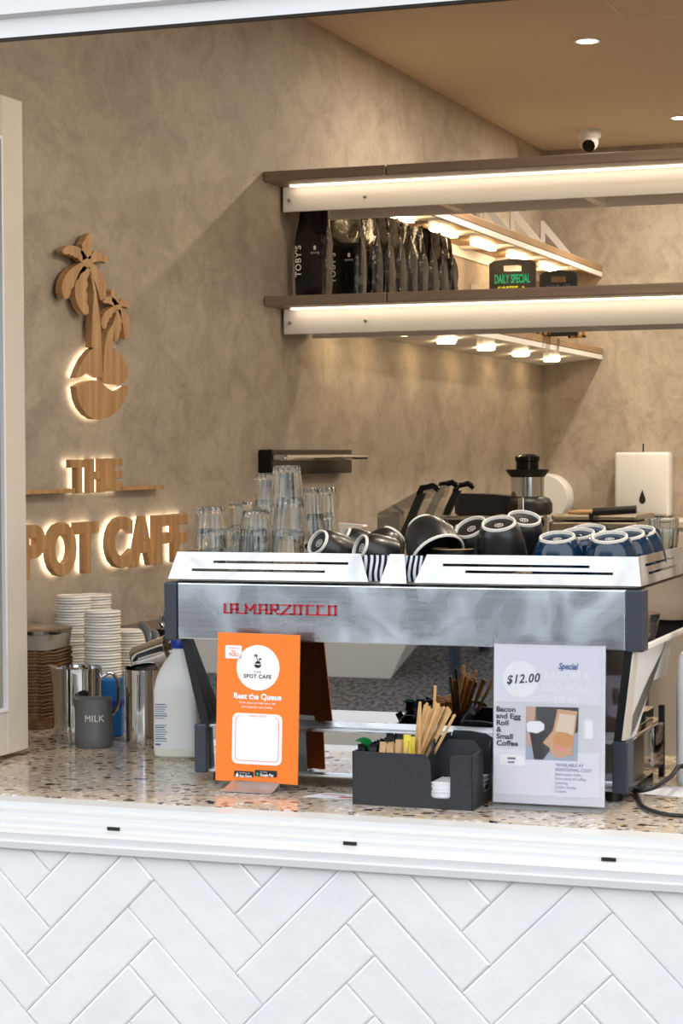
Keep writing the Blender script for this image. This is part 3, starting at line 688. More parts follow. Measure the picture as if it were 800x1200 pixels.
# slotted cup rail
def plate(b, bl, br, tl, tr, slots, z0=1.4115, z1=1.4655, y0=3.801, y1=3.822, side=None, th=.002):
    """slanted plate; slots = [(u0, u1, z)] become real openings"""
    hz = .0026; rows = []; zs = [z0]
    for u0, u1, z in sorted(slots, key=lambda s: s[2]): zs += [z-hz, z+hz]
    zs.append(z1)
    def P(u, z, d=0):
        f = (z-z0)/(z1-z0)
        if side is None: return (u, y0+(y1-y0)*f+d, z)
        return (side[0]+(side[1]-side[0])*f-d*(1 if side[0] > -1.2 else -1), u, z)
    def edge(z): f = (z-z0)/(z1-z0); return bl+(tl-bl)*f, br+(tr-br)*f
    ss = sorted(slots, key=lambda s: s[2]); 
    for i in range(len(zs)-1):
        za, zb = zs[i], zs[i+1]; la, ra = edge(za); lb2, rb = edge(zb)
        spans = [((la, lb2), (ra, rb))]
        if i % 2 == 1:
            u0, u1, _ = ss[i//2]; spans = [((la, lb2), (u0, u0)), ((u1, u1), (ra, rb))]
        for (l0, l1), (r0, r1) in spans:
            loft(b, [[P(l0, za), P(r0, za), P(r0, za, th), P(l0, za, th)], [P(l1, zb), P(r1, zb), P(r1, zb, th), P(l1, zb, th)]])
    return b
def sx(px, py): return PY(px, py, 3.81).x
def szz(px, py): return PY(px, py, 3.81).z
mp('cup_rail', plate(NB(), -1.735, -1.3063, -1.7231, -1.329, [(sx(249,660), sx(407,660), szz(330,659.5)), (sx(225,669), sx(381,669), szz(300,668.7))]), 'rail', label='satin steel slotted cup rail, left section')
mp('cup_rail', plate(NB(), -1.2115, -.7675, -1.1922, -.7771, [(sx(518,663), sx(690,663), szz(604,663.3)), (sx(545,671), sx(718,671), szz(630,671.2))]), 'rail', label='satin steel slotted cup rail, right section')
mp('cup_rail', plate(NB(), -1.2816, -1.2272, -1.2672, -1.2374, [], z0=1.4098, y0=3.799, y1=3.820), 'rail', label='short middle section of the cup rail')
fr = rrect(-1.2595, -1.2455, 1.423, 1.452, .006); b = NB()
for p, q in zip(fr, fr[1:]+fr[:1]): tube(b, [(p[0], 3.799+(p[1]-1.41)*.38, p[1]), (q[0], 3.799+(q[1]-1.41)*.38, q[1])], .0006, 5)
mp('embossed_badge', b, 'rail')
sideslot = [(PX(757,662,-.772).y, PX(790,655,-.772).y, 1.447), (PX(759,672,-.772).y, PX(773,668,-.772).y+.17, 1.4305)]
mp('cup_rail', plate(NB(), 3.803, 4.34, 3.822, 4.335, sideslot, side=(-.7675, -.7771)), 'rail', label='right side of the cup rail with two short slots')
mp('cup_rail', plate(NB(), 3.803, 4.34, 3.822, 4.335, [], side=(-1.735, -1.7231)), 'rail', label='left side of the cup rail')
mp('zebra_panel', bx(-1.322, -1.196, 3.824, 3.828, 1.412, 1.463), 'zebra', label='black and white zebra striped panel in the rail gaps')
mp('cup_tray', bx(-1.725, -.78, 3.83, 4.35, 1.406, 1.425), 'steel_dull')
# slanted legs and mirror
def slab(pts, y0, y1): return prism(NB(), pts, y0, y1, 'XZ')
l0, l1, l2, l3 = [PY(x, y, 3.81).x for x, y in ((210.5,747), (219.7,747), (234,847), (244,847))]
r0, r1, r2, r3 = [PY(x, y, 3.81).x for x, y in ((731,763), (743,763), (718,868), (730,868))]
mp('leg', slab([(l0,1.29),(l1,1.29),(l3,1.117),(l2,1.117)], 3.815, 3.85), 'black'); mp('leg', slab([(r0,1.29),(r1,1.29),(r3,1.117),(r2,1.117)], 3.815, 3.85), 'black')
b = NB(); loft(b, [[(l2+.008,3.8495,1.117),(r2+.004,3.8495,1.117),(r2+.004,3.87,1.117),(l2+.008,3.87,1.117)], [(l0+.008,3.8255,1.29),(r0+.006,3.8255,1.29),(r0+.006,3.87,1.29),(l0+.008,3.87,1.29)]])
mp('splash_mirror', b, 'mirror', label='mirror polished splash panel between the legs')
b = NB(); loft(b, [[(-1.655,3.829,1.024),(-.825,3.829,1.024),(-.825,3.86,1.024),(-1.655,3.86,1.024)], [(-1.655,3.8245,1.110),(-.825,3.8245,1.110),(-.825,3.86,1.110),(-1.655,3.86,1.110)]])
mp('base_mirror', b, 'mirror', label='lower mirror polished panel')
mp('base', bx(-1.68, -.80, 3.86, 4.20, 1.022, 1.116, .003), 'steel')
mp('base_lip', bx(-1.656, -.824, 3.818, 3.86, 1.1105, 1.1165, .001), 'rail')
mp('base_lip', bx(-1.656, -.824, 3.816, 3.84, 1.0205, 1.0255, .001), 'rail')
for x0, x1 in ((-1.6826, -1.656), (-.8245, -.7935)): mp('base_cap', bx(x0, x1, 3.806, 3.86, 1.019, 1.1175, .003), 'charcoal', label='dark grey base cap')
mp('base_side', bx(-.80, -.7955, 3.861, 4.18, 1.024, 1.114), 'mirror')
for x in (-1.640, -.832):
    for y in (3.85, 4.15): mp('foot', lathe(NB(), [(.018,0),(.018,.02)], c=(x, y, CZ), seg=20), 'black', True)
mp('drip_tray', bx(-1.66, -.82, 3.88, 4.19, 1.1165, 1.14, .003), 'steel')
mp('post', bx(-.806, -.795, 4.165, 4.18, CZ, 1.145, .001), 'black')
def sidepoly(pts, x): 
    q = [PX(px, py, x) for px, py in pts]; return [(v.y, v.z) for v in q]
SB = .02/.173; SA = -.7805-1.29*SB
def PS(px, py, d=0):
    v = _ray(px, py); k = (SA-d+SB*EYE)/(v.x-SB*v.z); return CAM+v*k
def slant(pts, d):
    b = NB(); n = len(pts); A = [PS(x, y, d) for x, y in pts]; a_ = [b.verts.new(p) for p in A]; c_ = [b.verts.new(p-Vector((.004, 0, 0))) for p in A]
    f1 = b.faces.new(a_); f2 = b.faces.new(c_[::-1])
    for i in range(n): b.faces.new((a_[i], c_[i], c_[(i+1) % n], a_[(i+1) % n]))
    f1.normal_update(); f2.normal_update(); bmesh.ops.triangulate(b, faces=[f1, f2]); return b
mp('side_cover', slant([(743.5,763),(748,763),(737.5,867),(730.5,868)], 0), 'cream', label='cream edge strip beside the slanted leg')
mp('side_cover', slant([(748,763),(757,763),(779,751),(776,762),(758,798),(741,838),(739,858),(737.5,867)], .001), 'white', label='white slanted side cover')
mp('side_trim', slant([(781,749),(776,765),(762,806),(743,856),(737,866),(738.5,845),(741,836),(758,797),(775,761)], .002), 'steel_dull')
mp('side_cover', slant([(788,745),(785,765),(781,790),(764,798),(745,862),(741,868),(737,866),(743,856),(762,806),(776,765),(781,749)], .003), 'white', label='white rear strip of the side cover')
mp('side_shoulder', bx(-.80, -.768, 3.86, 4.36, 1.285, 1.2995, .004), 'frame_white', label='cream shoulder below the side panel')
for gx in (-1.52, -1.25, -.98):
    gp = mp('group_head', lathe(NB(), [(.0,0),(.036,0),(.036,.03),(.03,.05),(.03,.12)], c=(gx, 4.29, 1.19), seg=24), 'steel', True)
    mp('portafilter', tube(NB(), [(gx, 4.29, 1.20), (gx, 4.40, 1.195), (gx, 4.50, 1.18)], .016, 10, radii=[.018,.013,.016]), 'black', True)
# raised red lettering
def stroke(b, segs, fx, z0, hgt, th, y0, y1):
    for xa, ya, xb, yb in segs:
        A = Vector((fx(xa), 0, z0+ya*hgt)); B = Vector((fx(xb), 0, z0+yb*hgt)); d = (B-A).normalized(); n = Vector((-d.z, 0, d.x))*th/2; e = d*th/2
        prism(b, [((A-e+n).x, (A-e+n).z), ((B+e+n).x, (B+e+n).z), ((B+e-n).x, (B+e-n).z), ((A-e-n).x, (A-e-n).z)], y0, y1)
def fx(c): return PY(255+c/5.517, 713, 3.80).x
S = [(45,1,45,0),(45,0,86,0), (86,0,86,1),(86,1,124,1),(124,1,124,0),(86,.42,124,.42), (124,0,182,0),
     (182,0,182,1),(182,1,210,.35),(210,.35,238,1),(238,1,238,0),(238,0,272,0), (272,0,272,1),(272,1,314,1),(314,1,314,0),(272,.42,314,.42),(314,0,344,0),
     (344,0,344,1),(344,1,386,1),(386,1,386,.5),(386,.5,344,.5),(362,.5,388,0),(388,0,415,0),
     (413,1,470,1),(470,1,413,0),(413,0,480,0), (494,0,494,1),(494,1,552,1),(534,1,534,0),(470,0,534,0), (576,0,576,1),(576,1,616,1),(576,0,720,0), (644,0,644,1),(644,1,684,1), (718,0,718,1),(718,1,760,1),(760,1,760,0),(718,0,760,0)]
zb_ = PY(262, 718, 3.80).z; zt2 = PY(262, 707.5, 3.80).z
b = NB(); stroke(b, S, fx, zb_, zt2-zb_, .0026, 3.7975, 3.8025)
mp('raised_lettering', b, 'red', label='red raised lettering')

# ---------------------------------------------------------------- cups
def cup(kind, r, hgt, rb, material, label, loc, n, twist=0, group=None):
    """local origin = centre of the foot ring, +Z points out of the base"""
    t = thing('coffee_cup', label, 'cup', loc, group=group)
    q = quatz(n) @ Quaternion((0, 0, 1), twist); t.rotation_euler = q.to_euler()
    prof = [(0,-.006),(rb-.006,-.006)]
    out = [(rb,-.004)] + [(rb+(r-rb)*math.sin(PI/2*(k/9))**.72, -.004-(hgt-.004)*(k/9)**1.15) for k in range(1, 10)]
    inn = [(x-.004, z+.0) for x, z in out[::-1]]; inn = [(max(x-.004, .001), min(z, -.013)) for x, z in out[::-1]]
    link('body', lathe(NB(), prof+out+[(r-.002,-hgt-.0015)]+inn+[(0,-.013)], seg=60, flute=.035 if kind == 'l' else 0, nfl=10), material, t, True)
    link('foot_ring', lathe(NB(), [(rb-.0042,-.0062),(rb-.0036,.0008),(rb-.0022,.0014),(rb-.0004,.0006),(rb+.0004,-.004)], seg=36, caps=False), 'ceramic', t, True, )
    if 'rim arc' in label: link('rim', lathe(NB(), [(r-.0045,-hgt),(r-.002,-hgt-.003),(r+.0008,-hgt-.001),(r,-hgt+.003)], seg=36, caps=False), 'ceramic', t, True)
    e = NB()
    for rr in (.0085, .004): lathe(e, [(rr,-.0057),(rr,-.0052),(rr-.0012,-.0052),(rr-.0012,-.0057)], seg=20, caps=False)
    link('base_emblem', e, 'ceramic', t)
    hp = spline([(r*.86,0,-.022),(r+.014,0,-.020),(r+.021,0,-.036),(r+.010,0,-.052),(r*.92,0,-.056)], 5)
    link('handle', tube(NB(), [tuple(p) for p in hp], .0045, 8), material, t, True)
    return t
BK = 'upturned black cups on the machine'; BL = 'upturned blue cups on the machine'
T0 = 1.4255
def place(px, py, Y): return PY(px, py, Y)
cups_b = [
 (371.5,635,3.875,(-.50,-.80,.50),.044,.078,.0275,'black cup lying on its side, nearest the drinking glasses',2.6),
 (421,641,3.875,(-.62,-.66,.34),.042,.07,.0265,'small black cup lying on its side, base facing left, in front of the clear bins',2.5),
 (402,630,3.97,(-.80,-.45,.55),.040,.068,.024,'black cup lying behind the leftmost black cup, only its side showing',2.2),
 (462,626,3.99,(.42,.55,.75),.046,.066,.026,'low rounded black cup with a bare dome and no visible foot ring',1.3),
 (493,615,3.92,(-.55,.50,.66),.056,.088,.029,'large black cup tipped forward with its pale rim arc showing',1.5),
 (499,614,4.09,(.0,-.45,.9),.046,.080,.028,'black cup peeking out behind the large tipped cup, left of two',1.2),
 (516,620,4.10,(.1,-.45,.9),.044,.074,.027,'black cup peeking out behind the large tipped cup, right of two',1.2),
 (551,617,3.935,(-.20,-.56,.80),.050,.088,.034,'upside-down black cup leaning left, between the large tipped cup and the upright one',1.9),
 (584,612.5,3.905,(.0,-.40,.92),.050,.090,.034,'foremost upside-down black cup with its round base facing forward',1.6),
 (614,606.5,4.00,(.22,-.36,.92),.047,.088,.034,'upside-down black cup behind, nearest the blue cups',1.2),
]
for px, py, Y, n, r, hg, rb, lb, tw in cups_b: cup('b', r, hg, rb, 'cup_black', lb, place(px, py, Y), n, tw, BK)
sc_ = place(527, 638.5, 3.88)
t = thing('coffee_cup', 'upright shallow black cup with a thin tan rim below the large tipped cup', 'cup', (sc_.x+.0, 3.90, T0), group=BK)
link('body', lathe(NB(), [(0,.001),(.022,.001),(.024,0),(.026,.003),(.036,.02),(.042,.048),(.040,.048),(.034,.02),(.0,.006)], seg=32), 'cup_black', t, True)
link('rim', lathe(NB(), [(.0395,.0475),(.0405,.0493),(.042,.0493),(.0425,.0475)], seg=32, caps=False), 'kraft', t, True)
cups_l = [
 (652.5,628.5,3.885,'front left upside-down blue cup, nearest the black cups'),
 (676,624.5,3.975,'upside-down blue cup in the middle of the left blue row'),
 (689,620,4.065,'upside-down blue cup at the back of the left blue row'),
 (714,628.5,3.885,'front right upside-down blue cup beside the rail corner'),
 (734,625,3.975,'upside-down blue cup in the middle of the right blue row'),
 (747,621.5,4.065,'upside-down blue cup at the back of the right blue row, nearest the ribbed glasses'),
]
for px, py, Y, lb in cups_l: cup('l', .055, .074, .035, 'cup_blue', lb, place(px, py, Y), (0, -.27, .96), 1.2, BL)

# ---------------------------------------------------------------- glasses
def tumbler(r0, r1, hgt, nfl=12):
    """mouth down: r1 = mouth radius at z=0, r0 = base radius on top"""
    b = NB(); wl = .0026
    out = [(r1, .0),(r1, .012)]+[(r1+(r0-r1)*k/6, .012+(hgt-.016)*k/6) for k in range(1, 7)]+[(r0-.003, hgt)]
    inn = [(r1-wl, .0),(r1-wl, .012)]+[(r1+(r0-r1)*k/6-wl, .012+(hgt-.026)*k/6) for k in range(1, 7)]
    lathe(b, [(0, hgt-.013)]+inn[::-1]+out+[(0, hgt-.002)], seg=60, flute=.085, nfl=nfl, caps=False)
    bmesh.ops.remove_doubles(b, verts=b.verts, dist=1e-5); return b
GG = 'clear ribbed drinking glasses stacked upside down'
gproto = None; gtall = None
def gstack(px, Y, n, inc, kind, lbs, top=None, lean=0):
    global gproto, gtall
    base = PY(px, 640, Y)
    for k in range(n):
        loc = (base.x+.0022*math.sin(k*3+px)+lean*k, Y+.002*math.cos(k*2+px), T0+inc*k); rot = (0, 0, k*.7+px)
        src = gproto if kind == 's' else gtall
        if src is None:
            o = link('drinking_glass', tumbler(.0285, .036, .085) if kind == 's' else tumbler(.021, .029, .112, 10), 'glass', None, True)
            tag(o, lbs[k], 'drinking glass', GG); o.location = loc; o.rotation_euler = rot
            if kind == 's': gproto = o
            else: gtall = o
        else: dup(src, loc, rot, lbs[k], GG)
pos3 = ['bottom', 'middle', 'top']; pos2 = ['bottom', 'top']
def gl_(desc, n): return ['ribbed glass, %s of %s' % ((pos3 if n == 3 else pos2 if n == 2 else ['only one'])[k], desc) if n > 1 else 'ribbed glass %s' % desc for k in range(n)]
gstack(247.5, 3.90, 2, .045, 's', gl_('the stack at the far left of the machine top', 2))
gstack(273, 4.02, 1, .05, 's', ['ribbed glass standing alone just right of the leftmost stack'])
gstack(285, 4.12, 2, .05, 's', gl_('the rear stack behind the second front stack', 2))
gstack(299, 3.90, 2, .038, 's', gl_('the second front stack from the left', 2))
gstack(313, 4.06, 3, .056, 's', gl_('the rear stack leaning just left of the tallest stack', 3), lean=.003)
gstack(338, 3.90, 3, .0645, 's', gl_('the tallest front stack', 3))
gstack(366, 4.03, 2, .055, 't', gl_('the left slim stack beside the black cups', 2))
gstack(381, 4.10, 2, .055, 't', gl_('the right slim stack beside the black cups', 2))
p = PX(775, 613, -.815)
for k in range(2):
    o = dup(gproto, (-.815, p.y, T0+.078+.022*k), (PI, 0, .4+k), ['lower ribbed glass standing upright at the right rear corner, behind the blue cups', 'upper ribbed glass standing upright at the right rear corner, behind the blue cups'][k], 'two upright ribbed glasses')

# ---------------------------------------------------------------- orange stand sign
os_ = thing('table_sign', 'orange stand-up sign inviting people to order, on a small metal foot', 'sign', (-1.523, 3.745, CZ), rot=(-.03, .014, .05))
w, h0, h1 = .086, .015, .309
link('board', bx(-w, w, 0, .004, h0, h1, .0008), 'orange', os_)
link('foot_plate',
     loft(NB(), [[(-.050-.012*t, -.002-.038*t, .016*(1-t)**1.6+.0004), (.050-.006*t, -.002-.038*t, .016*(1-t)**1.6+.0004), (.050-.006*t, -.002-.038*t, .016*(1-t)**1.6+.0016), (-.050-.012*t, -.002-.038*t, .016*(1-t)**1.6+.0016)] for t in [k/8 for k in range(9)]]), 'rail', os_)
link('foot_plate', bx(-.05, .05, .004, .06, .0005, .002), 'rail', os_)
link('easel', bx(-.048, .048, .004, .0055, .001, .10), 'rail', os_)
def L(px, py):   # sign coordinates from the crop of the print
    u = (px-70)/(668-70); tp = 0+u*0; return (-w+2*w*u, None)
def sgn(px, py):
    u = (px-70)/600; top = -35+55*u; bot = 1025+55*u; v = (py-top)/(bot-top)
    return (-w+2*w*u, h1-(h1-h0)*v*1.0)
wb = NB(); c = sgn(370, 235); flat(wb, ellipse(c[0], c[1], .0448, .0448, 40), -.0006)
a0_ = sgn(130, 60); a1_ = sgn(250, 165); flat(wb, rrect(a0_[0], a1_[0], a1_[1], a0_[1], .003), -.0006)
a0_ = sgn(190, 545); a1_ = sgn(552, 940); QX0, QX1, QZ0, QZ1 = a0_[0], a1_[0], a1_[1], a0_[1]; flat(wb, rrect(QX0, QX1, QZ0, QZ1, .012), -.0006)
c2 = sgn(370, 455); put_text(wb, 'Beat the Queue', c2[0], c2[1]-.001, -.0008, .0155, align='CENTER', offset=.0006)
c2 = sgn(370, 486); put_text(wb, 'Order ahead and make every cafe', c2[0], c2[1]-.002, -.0008, .0066, align='CENTER', sx=.84)
c2 = sgn(370, 515); put_text(wb, 'and restaurant, not a breeze.', c2[0], c2[1]-.002, -.0008, .0066, align='CENTER', sx=.84)
link('printed_panel', wb, 'ink_white', os_)
ob_ = NB()
fo = rrect(QX0+.007, QX1-.007, QZ0+.007, QZ1-.007, .008)
for p, q in zip(fo, fo[1:]+fo[:1]):
    if p[1] > QZ1-.0085 and q[1] > QZ1-.0085 and abs((p[0]+q[0])/2-(QX0+QX1)/2) < .02: continue
    d = Vector((q[0]-p[0], q[1]-p[1])).normalized()*.0001; nn = Vector((-d.y, d.x)).normalized()*.0005
    flat(ob_, [(p[0]-nn.x, p[1]-nn.y), (q[0]-nn.x, q[1]-nn.y), (q[0]+nn.x, q[1]+nn.y), (p[0]+nn.x, p[1]+nn.y)], -.0012)
c2 = sgn(372, 578); put_text(ob_, 'ORDER & PICKUP', c2[0], c2[1]-.002, -.0012, .0052, align='CENTER', sx=.9)
c2 = sgn(191, 138); put_text(ob_, 'YOU', c2[0], c2[1]-.001, -.0012, .0095, align='CENTER', offset=.0002); c2 = sgn(191, 85); put_text(ob_, 'POWERED BY', c2[0], c2[1]-.001, -.0012, .0034, align='CENTER'); c2 = sgn(191, 108); put_text(ob_, 'hey', c2[0], c2[1]-.001, -.0012, .006, align='CENTER')
link('printed_outline', ob_, 'orangelogo', os_)
ib = NB()
c2 = sgn(368, 262); put_text(ib, 'THE', c2[0], c2[1]-.003, -.0012, .0065, align='CENTER', spacing=1.5)
c2 = sgn(368, 298); put_text(ib, 'SPOT CAFE', c2[0], c2[1]-.003, -.0012, .0105, align='CENTER', spacing=1.12, offset=.0002)
c3 = sgn(368, 215); cx, cz = c3
flat(ib, [(cx-.007+.014*k/8, cz+.0006+.0008*math.sin(k)) for k in range(9)]+[(cx+.007*math.cos(a), cz-.006*math.sin(a)) for a in [PI*k/8 for k in range(9)]], -.0012)
flat(ib, [(cx-.006,cz+.0025),(cx+.007,cz+.0025),(cx+.004,cz+.007),(cx-.003,cz+.007)], -.0012)
for (bx_, bz_, s) in ((cx-.004, cz+.019, 1.0), (cx+.005, cz+.0125, .75)):
    for a in (0.2, 1.1, 2.0, 2.9, 3.8, -.7): 
        e = (bx_+.0058*s*math.cos(a), bz_+.0045*s*math.sin(a)-.001)
        flat(ib, [(bx_-.0008, bz_), (bx_+.0008, bz_), e], -.0012)
        flat(ib, [(bx_, bz_+.0008), (bx_, bz_-.0008), e], -.0013)
    flat(ib, [(bx_-.0005, bz_), (bx_+.0006, bz_), (cx+.002, cz+.004), (cx+.0006, cz+.004)], -.0012)
bd0 = sgn(210, 960); bd1 = sgn(350, 1018); flat(ib, rrect(bd0[0], bd1[0], bd1[1]+.0015, bd0[1], .0015), -.0010)
bd2 = sgn(360, 960); bd3 = sgn(520, 1024); flat(ib, rrect(bd2[0], bd3[0], bd3[1]+.0015, bd2[1], .0015), -.0010)
link('printed_black', ib, 'ink', os_)
bt = NB(); put_text(bt, 'App Store', bd0[0]+.011, bd0[1]-.0115, -.0016, .0074, sx=.85, offset=.0002); put_text(bt, 'Google Play', bd2[0]+.011, bd2[1]-.0115, -.0016, .0074, sx=.78, offset=.0002)
put_text(bt, 'Download on the', bd0[0]+.011, bd0[1]-.0045, -.0016, .003); put_text(bt, 'GET IT ON', bd2[0]+.011, bd2[1]-.0045, -.0016, .003)
flat(bt, ellipse(bd0[0]+.0062, bd0[1]-.0085, .0030, .0035, 14), -.0016); flat(bt, ellipse(bd0[0]+.0068, bd0[1]-.0040, .0008, .0014, 8), -.0016)
link('badge_lettering', bt, 'ink_white', os_)
flat_ = NB(); flat(flat_, [(bd2[0]+.0035, bd2[1]-.0035), (bd2[0]+.0035, bd2[1]-.0125), (bd2[0]+.0095, bd2[1]-.008)], -.0016); link('badge_mark', flat_, 'green_chalk', os_)

# ---------------------------------------------------------------- acrylic price sign
ps = thing('price_sign', 'clear acrylic stand with a white price poster for a bacon and egg roll', 'sign', (-.925, 3.715, CZ), rot=(-.045, 0, .012))
w = .107
b = NB(); box(b, -w, w, -.0035, -.0015, .006, .312); box(b, -w, w, .0015, .0035, .006, .312); box(b, -w, w, -.0035, .0035, .3055, .312, .001)
link('acrylic_face', b, 'acrylic', ps)
bs_ = NB(); loft(bs_, [[(-w, -.0035-.02*math.sin(k*.4), .0005+.006*k/3-.0), (w, -.0035-.02*math.sin(k*.4), .0005+.006*k/3), (w, .0005-.02*math.sin(k*.4)+.002, .001+.006*k/3+.0015), (-w, .0005-.02*math.sin(k*.4)+.002, .001+.006*k/3+.0015)] for k in (3, 2, 1, 0)][::-1]); 
M['acrylic_foot'] = thin('acrylic_foot', (240,242,246), .3, fres=1.05)
link('acrylic_foot', bx(-w, w, -.03, .07, .0005, .0035, .001), 'acrylic_foot', ps, rot=(.045, 0, 0))
link('poster', bx(-w+.001, w-.001, -.0004, .0004, .008, .3045), 'poster', ps)
def pp(px, py):  # crop 560,740 scale 4.706 -> poster coordinates
    u = (px-(85+20*(py-60)/925))/(627); top = 60+22*u; bot = 955+14*u; v = (py-top)/(bot-top); return (-w+2*w*u, .3105-.3035*v)
def band(x0, y0, x1, y1): a = pp(x0, y0); c = pp(x1, y1); return [(a[0], a[1]), (c[0], a[1]), (c[0], c[1]), (a[0], c[1])]
yb_ = -.0009; yi = -.0013
lil = NB(); flat(lil, band(90, 82, 700, 415), yb_, .0003); flat(lil, band(108, 660, 700, 920), yb_, .0003); link('printed_panel', lil, 'paper_lilac', ps)
wh = NB(); c = pp(243, 275); flat(wh, ellipse(c[0], c[1], .0335, .034, 36), yi, .0003)
for k, s_ in enumerate(('BACON &', 'EGG ROLL', 'DEAL')): c = pp(500, 275+68*k); put_text(wh, s_, c[0], c[1], yi, .020, align='CENTER', sx=.98)
a = pp(140, 690); c = pp(280, 750); flat(wh, rrect(a[0], c[0], c[1], a[1], .004), yi, .0003); a = pp(605, 495); c = pp(655, 600); flat(wh, [(a[0], a[1]), (c[0], a[1]), (c[0], c[1]), (a[0], c[1])], yi, .0002)
link('printed_white', wh, 'ink_white', ps)
nv = NB(); c = pp(165, 300); put_text(nv, '$12.00', c[0], c[1], yi-.0006, .0225, sx=.92, offset=.00045, rotate=.09, shear=.28, spacing=1.12); link('price_lettering', nv, 'ink_navy', ps)
nb = NB()
for k, s_ in enumerate(('Bacon', 'and Egg', 'Roll', '&', 'Small', 'Coffee')): c = pp(110+k*1.5, 452+37.5*k); put_text(nb, s_, c[0], c[1], yi, .0135, offset=.0004, spacing=1.02, sx=1.12)
c = pp(205, 715); put_text(nb, 'ORDER', c[0], c[1], yi-.0005, .0048, align='CENTER', offset=.0002); c = pp(205, 737); put_text(nb, 'NOW', c[0], c[1], yi-.0005, .0048, align='CENTER', offset=.0002)
link('printed_lettering', nb, 'ink', ps)
bl_ = NB(); c = pp(452, 217); put_text(bl_, 'Special', c[0], c[1]-.001, yi-.0004, .0165, shear=.3, sx=.8, offset=.0004); link('script_lettering', bl_, 'ink_blue', ps)
mb = NB(); c = pp(450, 750); put_text(mb, '*AVAILABLE AT', c[0], c[1], yi, .0083, offset=.0001, sx=.95); c = pp(450, 775); put_text(mb, 'ADDITIONAL COST:', c[0], c[1], yi, .0083, offset=.0001, sx=.93)
for k, s_ in enumerate(('Alternative milks', 'Extra shot of coffee', 'Upsizing', 'Coffee syrups', 'Cheese')): c = pp(450, 800+23*k); put_text(mb, s_, c[0], c[1], yi, .0078, sx=.95)
link('small_print', mb, 'ink_mid', ps)
# the photo on the poster: dark clothes, hands, cup and boxed roll
def ph(pts, material, lvl, nm):
    f_ = NB(); flat(f_, [pp(x, y) for x, y in pts], -.0012-.00022*lvl, .0002); link(nm, f_, material, ps)
def el(cx, cy, rx, ry, n=20, a=0): return [(cx+rx*math.cos(2*PI*k/n)*math.cos(a)-ry*math.sin(2*PI*k/n)*math.sin(a), cy+rx*math.cos(2*PI*k/n)*math.sin(a)+ry*math.sin(2*PI*k/n)*math.cos(a)) for k in range(n)]
M['ph_bg'] = mat('photo_grey_blue', (168,178,196), .5); M['ph_dark'] = mat('photo_dark', (30,28,34), .5); M['ph_skin'] = mat('photo_skin', (206,164,146), .5); M['ph_box'] = mat('photo_card', (208,166,126), .5); M['ph_box2'] = mat('photo_card_inside', (228,206,184), .5); M['ph_bun'] = mat('photo_bun', (212,150,92), .5); M['ph_bacon'] = mat('photo_bacon', (226,150,140), .5); M['ph_cup'] = mat('photo_cup', (28,28,34), .5)
ph([(278,424),(572,430),(574,720),(284,716)], 'ph_bg', 0, 'photo')
ph([(335,426),(570,430),(572,560),(440,640),(380,716),(330,712),(325,560)], 'ph_dark', 1, 'photo_clothing')
ph([(280,426),(330,426),(345,500),(320,580),(295,570),(282,500)], 'ph_skin', 1, 'photo_arm')
ph(el(315,595,28,45), 'ph_skin', 2, 'photo_hand'); ph(el(470,665,55,38,20,.3), 'ph_skin', 2, 'photo_hand')
ph([(302,560),(385,560),(375,712),(345,716),(330,700)], 'ph_cup', 3, 'photo_cup'); ph([(283,520),(300,506),(360,504),(384,522),(384,552),(345,572),(290,562)], 'paper', 4, 'photo_cup_lid')
ph([(455,438),(565,450),(552,600),(430,570)], 'ph_box', 3, 'photo_box_lid'); ph([(468,462),(556,472),(545,580),(445,558)], 'ph_box2', 4, 'photo_box_inside')
ph([(378,622),(430,560),(550,610),(545,690),(470,685)], 'ph_box', 5, 'photo_box'); ph(el(492,605,56,42,20,.1), 'ph_bun', 6, 'photo_bun'); ph(el(478,652,42,14,16,.3), 'ph_bacon', 7, 'photo_bacon')

# ---------------------------------------------------------------- bar caddy
cx0, cy0 = -1.288, 3.650
ca = thing('bar_caddy', 'black plastic bar caddy holding stirrers, sachets and napkins', 'organiser', (cx0, cy0, CZ), rz=-.01)
CWD, CD = .236, .165
def arc(cx, cz, r, a0, a1, n=6): return [(cx+r*math.cos(a0+(a1-a0)*k/n), cz+r*math.sin(a0+(a1-a0)*k/n)) for k in range(n+1)]
fro = [(0,0),(CWD,0),(CWD,.102)] + arc(.205,.090,.012,PI/2,PI) [:]
fro = [(0.004,0),(CWD,0),(CWD,.102),(.206,.102)]+arc(.203,.092,.010,PI/2,PI)[1:]+[(.193,.027)]+arc(.186,.027,.007,0,-PI/2)[1:]+[(.162,.020)]+arc(.162,.027,.007,-PI/2,-PI)[1:]+[(.155,.080)]+arc(.136,.082,.019,0,PI/2)[1:]+[(0,.101)]
b = NB(); prism(b, fro, 0, .003); link('front_wall', b, 'caddy', ca)
side = [(0,0),(CD,0),(CD,.110),(.135,.110)]+arc(.130,.102,.010,PI/2,PI)[1:]+[(.120,.030)]+arc(.112,.030,.008,0,-PI/2)[1:]+[(.080,.022)]+arc(.080,.030,.008,-PI/2,-PI)[1:]+[(.072,.090)]+arc(.060,.092,.012,0,PI/2)[1:]+[(0,.102)]
b = NB(); prism(b, side, CWD-.003, CWD, 'YZ'); link('side_wall', b, 'caddy', ca)
b = NB(); prism(b, [(0,0),(CD,0),(CD,.101),(0,.101)], 0, .003, 'YZ'); link('side_wall', b, 'caddy', ca)
bk = [(0,0),(CWD,0),(CWD,.110),(.215,.122),(.185,.126),(.150,.126),(.140,.10),(.0,.101)]
b = NB(); prism(b, bk, CD-.003, CD); link('back_wall', b, 'caddy', ca)
link('base', bx(.002, CWD-.002, .002, CD-.002, .0005, .004), 'caddy', ca)
